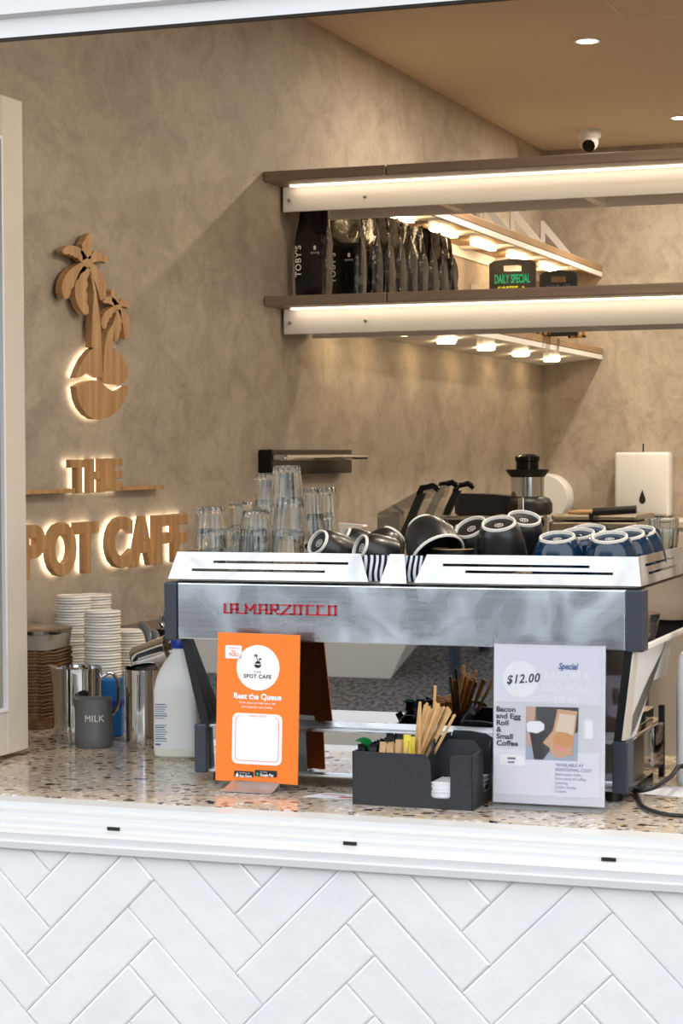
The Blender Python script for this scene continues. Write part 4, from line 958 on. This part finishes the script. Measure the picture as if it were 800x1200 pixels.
dv = [(.003,.004),(CD-.003,.004),(CD-.003,.122),(.12,.124)]+arc(.06,.104,.018,PI/2,PI)+[(.003,.09)]
b = NB(); prism(b, dv, .142, .145, 'YZ'); link('divider', b, 'caddy', ca)
b = NB(); prism(b, [(.145,.004),(CWD-.003,.004),(CWD-.003,.10),(.215,.120),(.165,.120),(.145,.10)], .078, .081); link('divider', b, 'caddy', ca)
link('divider', bx(.003, .142, .085, .088, .004, .10), 'caddy', ca); link('divider', bx(.062, .065, .003, .085, .004, .095), 'caddy', ca)
def inc(x, y, z): return (cx0+x, cy0+y, CZ+z)
# napkins
for k in range(14):
    o = link('napkin', bx(-.036, .036, -.034, .034, 0, .0028, .0006), 'paper', loc=inc(.190+random.uniform(-.0015,.0015), .040+random.uniform(-.001,.001), .0045+.0032*k), rot=(0, 0, random.uniform(-.02, .02)))
    tag(o, 'folded white paper napkin in the caddy pile, seen through the front slot', 'napkin', 'napkins in the caddy')
for k in range(12):
    o = link('napkin', bx(-.036, .036, -.034, .034, 0, .0028, .0006), 'paper', loc=inc(.190+random.uniform(-.0015,.0015), .121, .0045+.0034*k), rot=(random.uniform(-.03,.03), 0, random.uniform(-.03, .03)))
    tag(o, 'folded white paper napkin in the rear caddy pile, seen through the side slot', 'napkin', 'napkins in the rear of the caddy')
# stirrers
SG = 'wooden stirrers in the caddy'
def stick(a, c, label, wd=.0055, group=SG, material='stick', nm='stirrer', cat='stirrer'):
    a = Vector(a); c = Vector(c); d = (c-a); l = d.length; q = Vector((0, 0, 1)).rotation_difference(d.normalized())
    pts = rrect(-wd/2, wd/2, 0, l, wd*.48, 4); o = link(nm, prism(NB(), pts, -.0008, .0008), material, loc=a, rot=q.to_euler()); return tag(o, label, cat, group)
tops = []
for k in range(16):
    u = random.random(); a = inc(.086+.012*u+random.uniform(-.006,.006), .035+.03*random.random(), .02); px = 494+37*(k/15)+random.uniform(-3,3); py = 824+random.uniform(-3, 10)+(5 if k > 9 else 0)
    e = PY(px, py, cy0+.05+.05*random.random()); stick(a, e, 'wooden stirrer leaning right in the fanned bundle in the caddy')
e = PY(510, 803, cy0+.115); stick((e.x-.004, e.y-.01, CZ+.09), e, 'wooden stirrer standing straight up, tallest above the bundle')
e = PY(492, 822, cy0+.04); stick((e.x-.003, e.y, CZ+.02), e, 'pale wooden stirrer standing upright at the left of the bundle')
# sachets
def sachet(px, py, Y, material, label, group, w=.011, hh=.05, rz=0, lean=0, cat='sachet', nm='sugar_sachet'):
    e = PY(px, py, Y); b = NB(); loft(b, [[(-w*.5*q, -d, z), (w*.5*q, -d, z), (w*.5*q, d, z), (-w*.5*q, d, z)] for z, d, q in ((-hh,.0006,1),(-hh+.006,.0008,1),(-hh*.6,.003,.96),(-hh*.35,.003,.96),(-.006,.0008,1),(0,.0006,1))])
    return tag(link(nm, b, material, loc=e, rot=(random.uniform(-.1,.1), lean, rz)), label, cat, group)
for k in range(11):
    sachet(446+3.6*k*.85+random.uniform(-1,1), 868+random.uniform(-2,4), cy0+.02+.045*random.random(), 'kraft', 'tan paper sachet in the caddy, in the clump left of the yellow ones', 'tan paper sachets', .013, .06, random.uniform(-.8,.8), random.uniform(-.2,.2))
for k, (px, py) in enumerate(((477,861),(482,863))): sachet(px, py, cy0+.03+.02*k, 'yellow', ['yellow paper sachet standing in front, left one', 'yellow paper sachet standing behind, right one'][k], 'yellow paper sachets', .014, .07, .2*k)
for k in range(12):
    sachet(424+2.4*k+random.uniform(-2,2), 866+random.uniform(-2,7), cy0+.02+.10*random.random(), 'black_gloss', 'glossy black sachet in the pile at the left end of the caddy', 'black sachets', .014, .06, random.uniform(-1,1), random.uniform(-.4,.4))
for k in range(12):
    e = PY(458+3.3*k+random.uniform(-4,4), 838+random.uniform(0,16), cy0+.13); 
    sachet(455+3.0*k*.8+random.uniform(-2,2), 862+random.uniform(-3,3), cy0+.11+.03*random.random(), 'black', 'black sachet in the rear compartment of the caddy', 'rear black sachets', .014, .06, random.uniform(-1,1), random.uniform(-.4,.4))
gs = PY(424, 866, cy0+.05)
tag(link('leaf_sprig', prism(NB(), [(-.014,-.004),(-.004,.002),(.010,.003),(.018,-.002),(.016,-.022),(.008,-.024),(.0,-.008)], 0, .0008), 'green', loc=gs, rot=(.3, 0, .2)), 'green tag sticking up at the left end of the caddy', 'tag')
# red and white slip and receipts
a = PZ(360, 934, CZ); c = PZ(416, 929, CZ)
sl = thing('printed_slip', 'white slip with red stripes lying flat between the orange sign and the caddy', 'paper slip', (-1.36, 3.725, CZ+.0004), rz=.10)
link('paper', prism(NB(), [(-.05,-.022),(.062,-.03),(.07,.022),(-.02,.03)], 0, .0006, 'XY'), 'paper', sl)
link('red_stripe', prism(NB(), [(.02,-.020),(.066,-.022),(.066,-.012),(.024,-.008)], .0008, .0010, 'XY'), 'ink_red', sl); link('red_stripe', prism(NB(), [(-.022,.010),(.03,.0),(.03,.004),(-.018,.015)], .0008, .0010, 'XY'), 'ink_red', sl)
p = PZ(786, 928, CZ)
tag(link('receipt', prism(NB(), [(-.05,-.05),(.10,-.06),(.11,.05),(-.02,.06)], 0, .0008, 'XY'), 'paper', loc=(p.x, p.y, CZ+.0004), rot=(0,0,-.1)), 'crumpled white paper lying on the counter at the right edge', 'paper')

# ---------------------------------------------------------------- left cluster: jugs, bottle, cups, carriers
def jug(name, label, loc, r, hgt, material, rt=None, handle=True, rz=0, rot=None, spout=True, taper=1.0, inner='steel'):
    t = thing(name, label, 'jug', loc, rz=rz, rot=rot); rt = rt or r
    b = NB(); seg = 48
    prof = [(0,.0),(r*.92,.0),(r,.006),(r,hgt*.25),(r+(rt-r)*.5,hgt*.6),(rt,hgt*.93),(rt*1.02,hgt),(rt*1.02-.0018,hgt),(rt-.002,hgt*.93),(r-.002,.01),(0,.006)]
    lathe(b, prof, seg=seg)
    if spout:
        for v in b.verts:
            a = math.atan2(v.co.y, v.co.x); f = max(0, math.cos(a))**14*max(0, (v.co.z/hgt-.72)/.28)
            v.co.x += f*.010; v.co.z += f*.005
    link('body', b, material, t, True)
    if handle:
        hp = spline([(-rt,0,hgt*.86),(-rt-.022,0,hgt*.92),(-rt-.038,0,hgt*.78),(-rt-.034,0,hgt*.45),(-r,0,hgt*.25)], 6); link('handle', tube(NB(), [tuple(p) for p in hp], .0042, 8), 'steel', t, True)
    return t
p = PZ(92, 874, CZ); jug('milk_jug', 'tall wide stainless steel jug behind the grey jug', (PY(91, 820, 4.27).x, 4.27, CZ), .056, .172, 'steel', rz=PI+.35)
p = PZ(110, 878, CZ); gj = jug('milk_jug', 'small grey enamel jug with pale capital lettering at the front', (PY(110, 850, 4.20).x, 4.20, CZ), .0435, .111, 'greymug', rt=.041, rz=PI+.1, handle=False)
tb2 = NB()
for ch, a in (('M', -.40), ('I', -.04), ('L', .10), ('K', .34)):
    th_ = -PI/2+.36+a; me = text_mesh(ch, .021, ext=.0003); t_ = NB(); t_.from_mesh(me); 
    T = Matrix.Translation((.0432*math.cos(th_), .0432*math.sin(th_), .062)) @ Matrix.Rotation(th_+PI/2, 4, 'Z') @ FACE; bmesh.ops.transform(t_, matrix=T, verts=t_.verts)
    tm = bpy.data.meshes.new('t'); t_.to_mesh(tm); t_.free(); tb2.from_mesh(tm); bpy.data.meshes.remove(tm)
o = link('lettering', tb2, 'ceramic', gj, rot=(0, 0, -(PI+.1)))
jug('milk_jug', 'tall polished steel jug beside the milk bottle, a second jug lying across its top', (-1.993, 4.225, CZ), .039, .178, 'steel', rz=PI-.2, handle=False)
jug('milk_jug', 'steel jug half hidden behind the tall polished jug', (-2.02, 4.345, CZ), .040, .180, 'steel', rz=2.6)
jug('milk_jug', 'small steel jug tipped over on top of the tall polished jug', PY(158, 775, 4.235), .033, .085, 'steel', rt=.036, rot=quatz((.94, .12, .30)).to_euler(), handle=False)
p = PZ(128, 868, CZ)
bc = thing('carton', 'blue carton standing behind the grey jug', 'carton', (PY(130, 830, 4.37).x, 4.38, CZ), rz=.3)
M['blue_card'] = mat('bright_blue_card', (24,124,200), .5); link('body', bx(-.024, .024, -.024, .024, 0, .136, .004), 'blue_card', bc); link('band', bx(-.0245, .0245, -.0245, .0245, .07, .085), 'cap_blue', bc)
# milk bottle
mb_ = thing('milk_bottle', 'white plastic milk bottle with a blue cap beside the espresso machine', 'bottle', (-1.857, 4.13, CZ), rz=.12)
def sq(r, z, p=.5, n=32, rx=1, ry=1, ox=0):
    out = []
    for k in range(n):
        a = 2*PI*k/n; c, s = math.cos(a), math.sin(a); out.append((ox+(abs(c)**p)*(1 if c > 0 else -1)*r*rx, (abs(s)**p)*(1 if s > 0 else -1)*r*ry, z))
    return out
link('body', loft(NB(), [sq(.046,0,.5), sq(.052,.006,.45), sq(.053,.02,.4), sq(.053,.03,.42), sq(.0525,.12,.42), sq(.053,.148,.45), sq(.050,.166,.5), sq(.044,.188,.6), sq(.034,.208,.8), sq(.024,.222,1), sq(.0185,.229,1), sq(.018,.238,1)]), 'milk_plastic', mb_, True)
link('milk_level', loft(NB(), [sq(.0462,.0004,.5), sq(.0523,.006,.45), sq(.0533,.022,.4), sq(.0528,.0222,.4)]), 'milk', mb_, True)
link('cap', lathe(NB(), [(.0195,0),(.0205,.002),(.0205,.016),(.019,.018),(0,.018)], c=(0,0,.2385), seg=36), 'cap_blue', mb_, True)
link('handle', tube(NB(), [tuple(q) for q in spline([(.030,0,.212),(.052,0,.19),(.055,0,.15),(.053,0,.10)], 6)], .010, 10), 'milk_plastic', mb_, True)
lb3 = NB()
for k in range(17):
    z = .118-.005*k
    if k in (7, 8): continue
    wv = .024+.004*math.sin(k*1.7); h_ = .0011 if k % 5 else .0018
    flat(lb3, [(-.042, z), (-.042+wv, z), (-.042+wv, z+h_), (-.042, z+h_)], -.0535, .0005)
box(lb3, -.042, -.030, -.0537, -.053, .030, .033)
link('label_print', lb3, 'ink_blue', mb_)

# stacked white takeaway lids
LG = 'stacked white takeaway lids behind the jugs'
lidm = None
def lid_stack(x, y, n, lab, inc_=.0069, r=.0455):
    global lidm
    for k in range(n):
        loc = (x+.0012*math.sin(k*2.1+x*50), y+.0012*math.cos(k*1.7), CZ+.0003+inc_*k); rot = (.006*math.sin(k*1.3), .006*math.cos(k*2.9), k*.9)
        if lidm is None:
            b = NB(); lathe(b, [(.0,0),(r-.003,0),(r,.0008),(r+.0006,.0024),(r-.0004,.0036),(r-.0022,.0040),(r-.003,.0064),(r-.0065,.0066),(r-.008,.0048),(.0,.0048)], seg=28)
            lidm = link('takeaway_lid', b, 'lid', None, True); tag(lidm, lab, 'lid', LG); lidm.location = loc; lidm.rotation_euler = rot
        else: dup(lidm, loc, rot, lab, LG)
lid_stack(PY(86.5, 760, 4.66).x, 4.66, 45, 'white takeaway lid in the left rear stack beside the clear tub')
lid_stack(PY(110.5, 760, 4.80).x, 4.80, 44, 'white takeaway lid in the rear middle stack, against the wall')
lid_stack(PY(120.5, 790, 4.54).x, 4.54, 41, 'white takeaway lid in the front stack, nearest the steel jugs')
lid_stack(PY(151, 790, 4.72).x, 4.72, 32, 'white takeaway lid in the short stack at the right')
# pulp carriers
PG = 'stacked brown pulp cup carriers'; pc = None
def carrier():
    b = NB(); n = 40; S_ = .083
    R = []
    for s, z in ((.80,.0),(.84,.012),(.96,.030),(1.0,.031),(1.0,.034),(.96,.035),(.83,.018),(.78,.006)):
        R.append([(S_*s*(abs(math.cos(a))**.45)*(1 if math.cos(a) > 0 else -1), S_*s*(abs(math.sin(a))**.45)*(1 if math.sin(a) > 0 else -1), z+.0015*math.sin(a*9)) for a in [2*PI*k/n for k in range(n)]])
    return loft(b, R)
def carriers(x, y, n, rz, lab, z0=CZ, inc_=.0078):
    global pc
    for k in range(n):
        loc = (x+.002*math.sin(k*2), y+.002*math.cos(k*3), z0+inc_*k); rot = (.01*math.sin(k), .012*math.cos(k*2), rz+.02*math.sin(k*5))
        if pc is None:
            pc = link('cup_carrier', carrier(), 'pulp', None, True); tag(pc, lab, 'cup carrier', PG); pc.location = loc; pc.rotation_euler = rot
        else: dup(pc, loc, rot, lab, PG)
carriers(-2.408, 4.475, 21, 0, 'brown pulp cup carrier in the front stack beside the window leaf')
carriers(-2.372, 4.66-.0, 0, 0, '')
# clear tub with black clip on top of the carriers
tx = PY(34, 780, 4.50); tx2 = PY(88, 780, 4.50); zt3 = CZ+.0078*20+.037
tub = thing('storage_tub', 'clear plastic tub with a grey lid and black clips on top of the brown carriers', 'container', (-2.408, 4.475, zt3))
zt4 = PY(60, 743, 4.40).z-zt3
link('tub_body', loft(NB(), [sq(.074,.0,.3), sq(.078,zt4-.004,.3)]), 'tubclear', tub, True)
link('tub_lid', loft(NB(), [sq(.08,zt4-.004,.35), sq(.081,zt4+.006,.35), sq(.076,zt4+.010,.4)]), 'steel_dull', tub, True)
link('clip', bx(-.055, .045, -.084, -.07, zt4-.004, zt4+.004, .003), 'black', tub); link('clip', bx(.07, .10, -.06, -.04, zt4-.003, zt4+.003, .002), 'black', tub)
# utensil caddy with handles, further back
p = PY(140, 735, 4.98)
ut = thing('utensil_tray', 'black tray on the counter behind the paper cups', 'tray', (-2.43, 4.95, CZ))
link('tray_body', bx(0, .34, 0, .3, 0, p.z-CZ-.012, .006), 'black', ut); link('tray_rim', bx(-.005, .345, -.005, .305, p.z-CZ-.012, p.z-CZ, .003), 'black_gloss', ut)
def wtube(name, pts, r, material, label, cat, radii=None, group=None):
    p0 = Vector(pts[0]); return tag(link(name, tube(NB(), [tuple(Vector(q)-p0) for q in spline(pts, 6)], r, 10, radii), material, None, True, loc=p0), label, cat, group)
for (ax, ay, bx_, by, lb) in ((176,755,166,732,'grey rounded tong handle leaning left above the steel jugs'), (184,757,178,741,'shorter grey rounded tong handle beside the milk bottle')):
    A = PY(ax, ay, 4.38); B = PY(bx_, by, 4.42); A.z -= 0.0
    A2 = Vector((A.x+.01, A.y, CZ+.01)); wtube('tongs', [A2, A, B], .010, 'greymug', lb, 'tongs')
for (ax, ay, lb) in ((189,722,'steel spoon standing in the black tray, left one'), (194,716,'steel spoon standing in the black tray, right one')):
    B = PY(ax, ay, 5.02); wtube('spoon', [Vector((B.x+.01, 5.02, p.z-.0)), B-Vector((0,0,.02)), B], .006, 'steel', lb, 'spoon')

# ---------------------------------------------------------------- right edge: grinder, cables
p = PZ(793, 921, CZ)
gr = thing('coffee_grinder', 'white coffee grinder at the right edge of the counter', 'grinder', (p.x+.062, p.y+.08, CZ))
link('body', loft(NB(), [sq(.068,0,.3), sq(.070,.01,.3), sq(.070,.20,.3), sq(.066,.25,.3), sq(.062,.262,.35)]), 'white', gr, True)
link('collar', lathe(NB(), [(.05,.262),(.05,.285)], seg=30), 'charcoal', gr, True); link('hopper', lathe(NB(), [(.045,.285),(.05,.29),(.06,.335),(.0,.336)], seg=30), 'smoke', gr, True)
M['cablemat'] = M['black']
wtube('power_cable', [Vector((-.86,3.93,1.012)), PZ(741,926,1.006)+Vector((0,0,.0)), PZ(752,944,1.006), PZ(770,952,1.006), PZ(800,956,1.006), Vector((-.52,3.70,1.006)), Vector((-.30,3.78,1.006))], .0042, 'black', 'thin black cable curving along the counter edge at the right', 'cable')
wtube('power_cable', [Vector((-.83,3.99,1.03)), PZ(745,925,1.02), PZ(765,923,1.025), PZ(785,911,1.035), PZ(803,898,1.045), Vector((-.60,3.86,1.03)), Vector((-.50,3.95,1.008))], .0048, 'black', 'thicker black cable rising from the machine base towards the white grinder', 'cable')
fd = thing('knock_box', 'round steel knock box with a dark ring behind the right end of the machine', 'knock box', (-.74, 4.33, CZ))
link('drum', lathe(NB(), [(.05,0),(.055,.06),(.055,.09),(.045,.09),(.045,.02),(0,.02)], seg=30), 'steel', fd, True); link('bar', tube(NB(), [(-.045,0,.08),(.045,0,.08)], .009, 10), 'black', fd, True)

# ---------------------------------------------------------------- person mirrored in the machine side
def skin_body(name, verts, edges, radii, material, parent, sub=2, root=0):
    me = bpy.data.meshes.new(name); me.from_pydata(verts, edges, []); o = bpy.data.objects.new(name, me); COL.objects.link(o)
    mo = o.modifiers.new('Skin', 'SKIN')
    for i, r_ in enumerate(radii):
        sv = me.skin_vertices[0].data[i]; sv.radius = r_ if isinstance(r_, tuple) else (r_, r_); sv.use_root = (i == root)
    sm = o.modifiers.new('Sub', 'SUBSURF'); sm.levels = sm.render_levels = sub
    bpy.context.view_layer.update()
    ev = bpy.data.meshes.new_from_object(o.evaluated_get(bpy.context.evaluated_depsgraph_get())); bpy.data.objects.remove(o)
    ev.name = name; ev.materials.clear(); ev.materials.append(M[material])
    for p in ev.polygons: p.use_smooth = True
    r = bpy.data.objects.new(name, ev); COL.objects.link(r); r.parent = parent; return r
pe = thing('person', 'person in a pale t-shirt and black trousers standing behind the counter', 'person', (.13, 8.4, 0), rz=.15)
V = [(0,0,.95),(0,0,1.12),(0,0,1.32),(0,0,1.46),(0,-.01,1.56),(0,-.01,1.68),
     (-.10,0,.90),(-.11,.01,.50),(-.11,.03,.09),(-.11,-.10,.035), (.10,0,.90),(.11,.01,.50),(.11,.03,.09),(.11,-.10,.035),
     (-.18,0,1.42),(-.24,.02,1.16),(-.22,-.10,.94),(.18,0,1.42),(.24,.02,1.16),(.22,-.10,.94)]
E_ = [(0,1),(1,2),(2,3),(3,4),(4,5),(0,6),(6,7),(7,8),(8,9),(0,10),(10,11),(11,12),(12,13),(3,14),(14,15),(15,16),(3,17),(17,18),(18,19)]
Rr = [(.15,.10),(.13,.095),(.15,.10),(.09,.075),.05,.085,(.085,.085),.055,.038,.035,.085,.055,.038,.035,.052,.04,.028,.052,.04,.028]
skin_body('body', V, E_, Rr, 'skin', pe)
def ell(z, rx, ry, ox=0, oy=0, n=28): return [(ox+rx*math.cos(2*PI*k/n), oy+ry*math.sin(2*PI*k/n), z+.004*math.sin(3*2*PI*k/n)) for k in range(n)]
ts = loft(NB(), [ell(.985,.182,.128), ell(.99,.185,.130), ell(1.06,.172,.122), ell(1.15,.168,.118), ell(1.28,.182,.125), ell(1.38,.19,.115), ell(1.43,.18,.10), ell(1.465,.14,.088), ell(1.49,.075,.07)])
for q in (-1, 1): tube(ts, [(q*.09,0,1.425),(q*.17,0,1.41),(q*.215,.008,1.28),(q*.232,.015,1.19)], .06, 16, radii=[.055,.068,.066,.064])
link('t_shirt', ts, 'tee', pe, True)
tr_ = loft(NB(), [ell(1.01,.165,.112), ell(.95,.172,.120), ell(.86,.175,.122), ell(.82,.168,.115)])
for q in (-1, 1): tube(tr_, [(q*.088,0,.90),(q*.10,.0,.72),(q*.108,.01,.48),(q*.11,.025,.09)], .08, 16, radii=[.092,.092,.068,.056])
link('trousers', tr_, 'trousers', pe, True)
for q in (-1, 1): link('shoe', loft(NB(), [ell(.0,.045,.13,q*.112,-.06), ell(.03,.047,.132,q*.112,-.06), ell(.06,.042,.10,q*.112,-.03), ell(.10,.04,.05,q*.112,.02)]), 'black', pe, True)
hd_ = NB(); hd_.from_mesh(pe.children[0].data); bmesh.ops.create_uvsphere(hd_, u_segments=24, v_segments=18, radius=1, matrix=Matrix.Translation((0, -.012, 1.675)) @ Matrix.Diagonal((.078, .096, .118, 1)))
for q in (-1, 1): bmesh.ops.create_uvsphere(hd_, u_segments=10, v_segments=8, radius=1, matrix=Matrix.Translation((q*.078, 0, 1.67)) @ Matrix.Diagonal((.010, .02, .032, 1)))
hd_.to_mesh(pe.children[0].data); hd_.free()
for p_ in pe.children[0].data.polygons: p_.use_smooth = True
hb_ = NB(); bmesh.ops.create_uvsphere(hb_, u_segments=28, v_segments=20, radius=1, matrix=Matrix.Translation((0, .0, 1.695)) @ Matrix.Diagonal((.088, .103, .112, 1))); bmesh.ops.bisect_plane(hb_, geom=hb_.verts[:]+hb_.edges[:]+hb_.faces[:], plane_co=(0,-.045,1.72), plane_no=(0,-.75,-.66), clear_outer=True); bmesh.ops.holes_fill(hb_, edges=hb_.edges); link('hair', hb_, 'hair', pe, True)
for s_ in (-1, 1):
    for f_ in range(4):
        x = s_*(.22+.0); link('finger', tube(NB(), [(x+(-.024+.016*f_), -.135, .925), (x+(-.026+.017*f_), -.16, .885), (x+(-.026+.017*f_), -.155, .850+.004*abs(f_-1.5))], .008, 8), 'skin', pe, True)
    link('thumb', tube(NB(), [(s_*.22-s_*.025, -.12, .93), (s_*.22-s_*.05, -.15, .905), (s_*.22-s_*.052, -.17, .885)], .009, 8), 'skin', pe, True)
    link('eye', lathe(NB(), [(.008,0),(.0,.004)], seg=10, mtx=Matrix.Translation((s_*.03, -.100, 1.685)) @ Matrix.Rotation(PI/2, 4, 'X')), 'ink', pe)
link('nose', tube(NB(), [(0,-.10,1.685),(0,-.122,1.652)], .008, 8), 'skin', pe, True); link('mouth', bx(-.022, .022, -.105, -.085, 1.618, 1.623, .001), 'ink_red', pe)

# ---------------------------------------------------------------- the street in front (seen in the machine's mirrors)
pl = thing('planter_bench', 'pale concrete planter bench on the pavement outside', 'planter', (-2.95, .42, 0))
link('trough', loft(NB(), [[(-.75,-.45,0),(.62,-.45,0),(.62,.45,0),(-.75,.45,0)], [(-.85,-.5,.5),(.9,-.5,.5),(.9,.5,.5),(-.85,.5,.5)]]), 'cream', pl)
link('soil', bx(-.75, .8, -.4, .4, .49, .51), 'bark', pl)
def cafe_table(loc, lb):
    t = thing('cafe_table', lb, 'table', loc)
    link('tabletop', lathe(NB(), [(0,.70),(.34,.70),(.35,.71),(.35,.725),(0,.73)], seg=36), 'white', t, True); link('pedestal', lathe(NB(), [(.22,0),(.22,.012),(.03,.03),(.028,.70)], seg=24), 'charcloth', t, True); return t
def cafe_chair(loc, rz, lb):
    t = thing('cafe_chair', lb, 'chair', loc, rz=rz)
    link('seat', bx(-.21, .21, -.21, .21, .43, .46, .012), 'charcloth', t); link('backrest', bx(-.21, .21, .19, .22, .58, .84, .02), 'charcloth', t)
    for x in (-.18, .18):
        for y in (-.18, .18): link('leg', tube(NB(), [(x, y, .43), (x*1.12, y*1.12, 0)], .022, 8), 'charcloth', t, True)
        link('back_post', tube(NB(), [(x, .19, .45), (x, .215, .62)], .014, 8), 'charcloth', t, True)
    return t
CG = 'dark cafe chairs on the pavement'
for (x, y, rz, lb) in ((-1.86,.76,.0,'dark cafe chair on the pavement next to the planter'), (-1.35,-.75,2.2,'dark cafe chair on the pavement by the white table'), (-2.6,-2.0,1.2,'dark cafe chair on the pavement behind the planter')): o = cafe_chair((x, y, 0), rz, lb); o['group'] = CG
cafe_table((-1.9, -1.2, 0), 'round white cafe table on the pavement')
for i, (x, y, s_) in enumerate(((-13,-17,1.3), (-9.5,-14,1.0), (-6.2,-18,1.1), (-3.2,-15,.9), (-.5,-18,1.3), (3.5,-16,1.1))):
    t = thing('street_tree', ['leafy tree at the far left across the street', 'small leafy tree second from the left across the street', 'leafy tree third from the left across the street', 'small leafy tree fourth from the left across the street', 'tall leafy tree fifth from the left across the street', 'leafy tree at the right end across the street'][i], 'tree', (x, y, 0), group='trees across the street')
    link('trunk', tube(NB(), [(0,0,0),(.05,0,1.2),(0,.05,2.4)], .14, 8), 'bark', t, True)
    cb_ = NB(); rr = random.Random(i)
    for k in range(260):
        th2, ph2 = rr.uniform(0, 2*PI), math.acos(rr.uniform(-1, 1)); rad = s_*rr.uniform(.55, 1.25)
        c_ = Vector((rad*math.sin(ph2)*math.cos(th2)*1.2, rad*math.sin(ph2)*math.sin(th2)*1.2, 2.6*s_**.3+rad*math.cos(ph2)*.85))
        bmesh.ops.create_icosphere(cb_, subdivisions=1, radius=rr.uniform(.12, .26)*s_, matrix=Matrix.Translation(c_))
    tag(link('crown', cb_, 'leaf', t), kind='stuff')
bu = thing('street_building', 'pale building with blue windows across the street', 'building', (-6, -24, 0))
link('wall', bx(-16, 18, -.5, 0, 0, 9), 'bwall', bu)
for i in range(9):
    for j in range(2): link('window', bx(-14+3.5*i, -12+3.5*i, .0, .06, 1.0+3.6*j, 2.9+3.6*j), 'bglass', bu)

# ---------------------------------------------------------------- light
wd_ = bpy.data.worlds.new('sky'); sc.world = wd_; wd_.use_nodes = True
bg = wd_.node_tree.nodes['Background']; bg.inputs[0].default_value = (.93, .965, 1.0, 1); bg.inputs[1].default_value = 2.2
def area(name, loc, size, power, col, rot=(0,0,0), sy=None, spread=None, parent=None):
    l = bpy.data.lights.new(name, 'AREA'); l.energy = power; l.color = col; l.size = size
    if sy: l.shape = 'RECTANGLE'; l.size_y = sy
    else: l.shape = 'DISK'
    if spread: l.spread = spread
    o = bpy.data.objects.new(name, l); COL.objects.link(o); o.location = loc; o.rotation_euler = rot; return o
WARM = (1, .78, .52)
def dl(x, y, p=20):
    area('downlight_beam', (x, y, ZC-.012), .12, p, (1, .86, .68))
for px, py in ((688,47), (797,137)):
    q = PZ(px, py, ZC); dl(q.x, q.y)
src = [o for o in bpy.data.objects if o.name.startswith('downlight') and o.type == 'EMPTY'][0]
for (x, y, lb) in ((-.3,5.5,'round ceiling downlight over the middle of the room near the window'), (-.3,7.37,'round ceiling downlight over the middle of the room'), (-.3,9.2,'round ceiling downlight over the middle of the room near the back wall'), (1.0,7.37,'round ceiling downlight near the right wall'), (-.6,4.5,'added unseen ceiling downlight just inside the window, nearer the sign wall'), (.5,4.5,'added unseen ceiling downlight just inside the window near the right wall')):  # the pair just inside the window is unseen, added to brighten the shelf fascia
    dup(src, (x, y, ZC-.004), (0,0,0), lb, 'recessed ceiling downlights'); dl(x, y, 18 if y < 6 else 20)
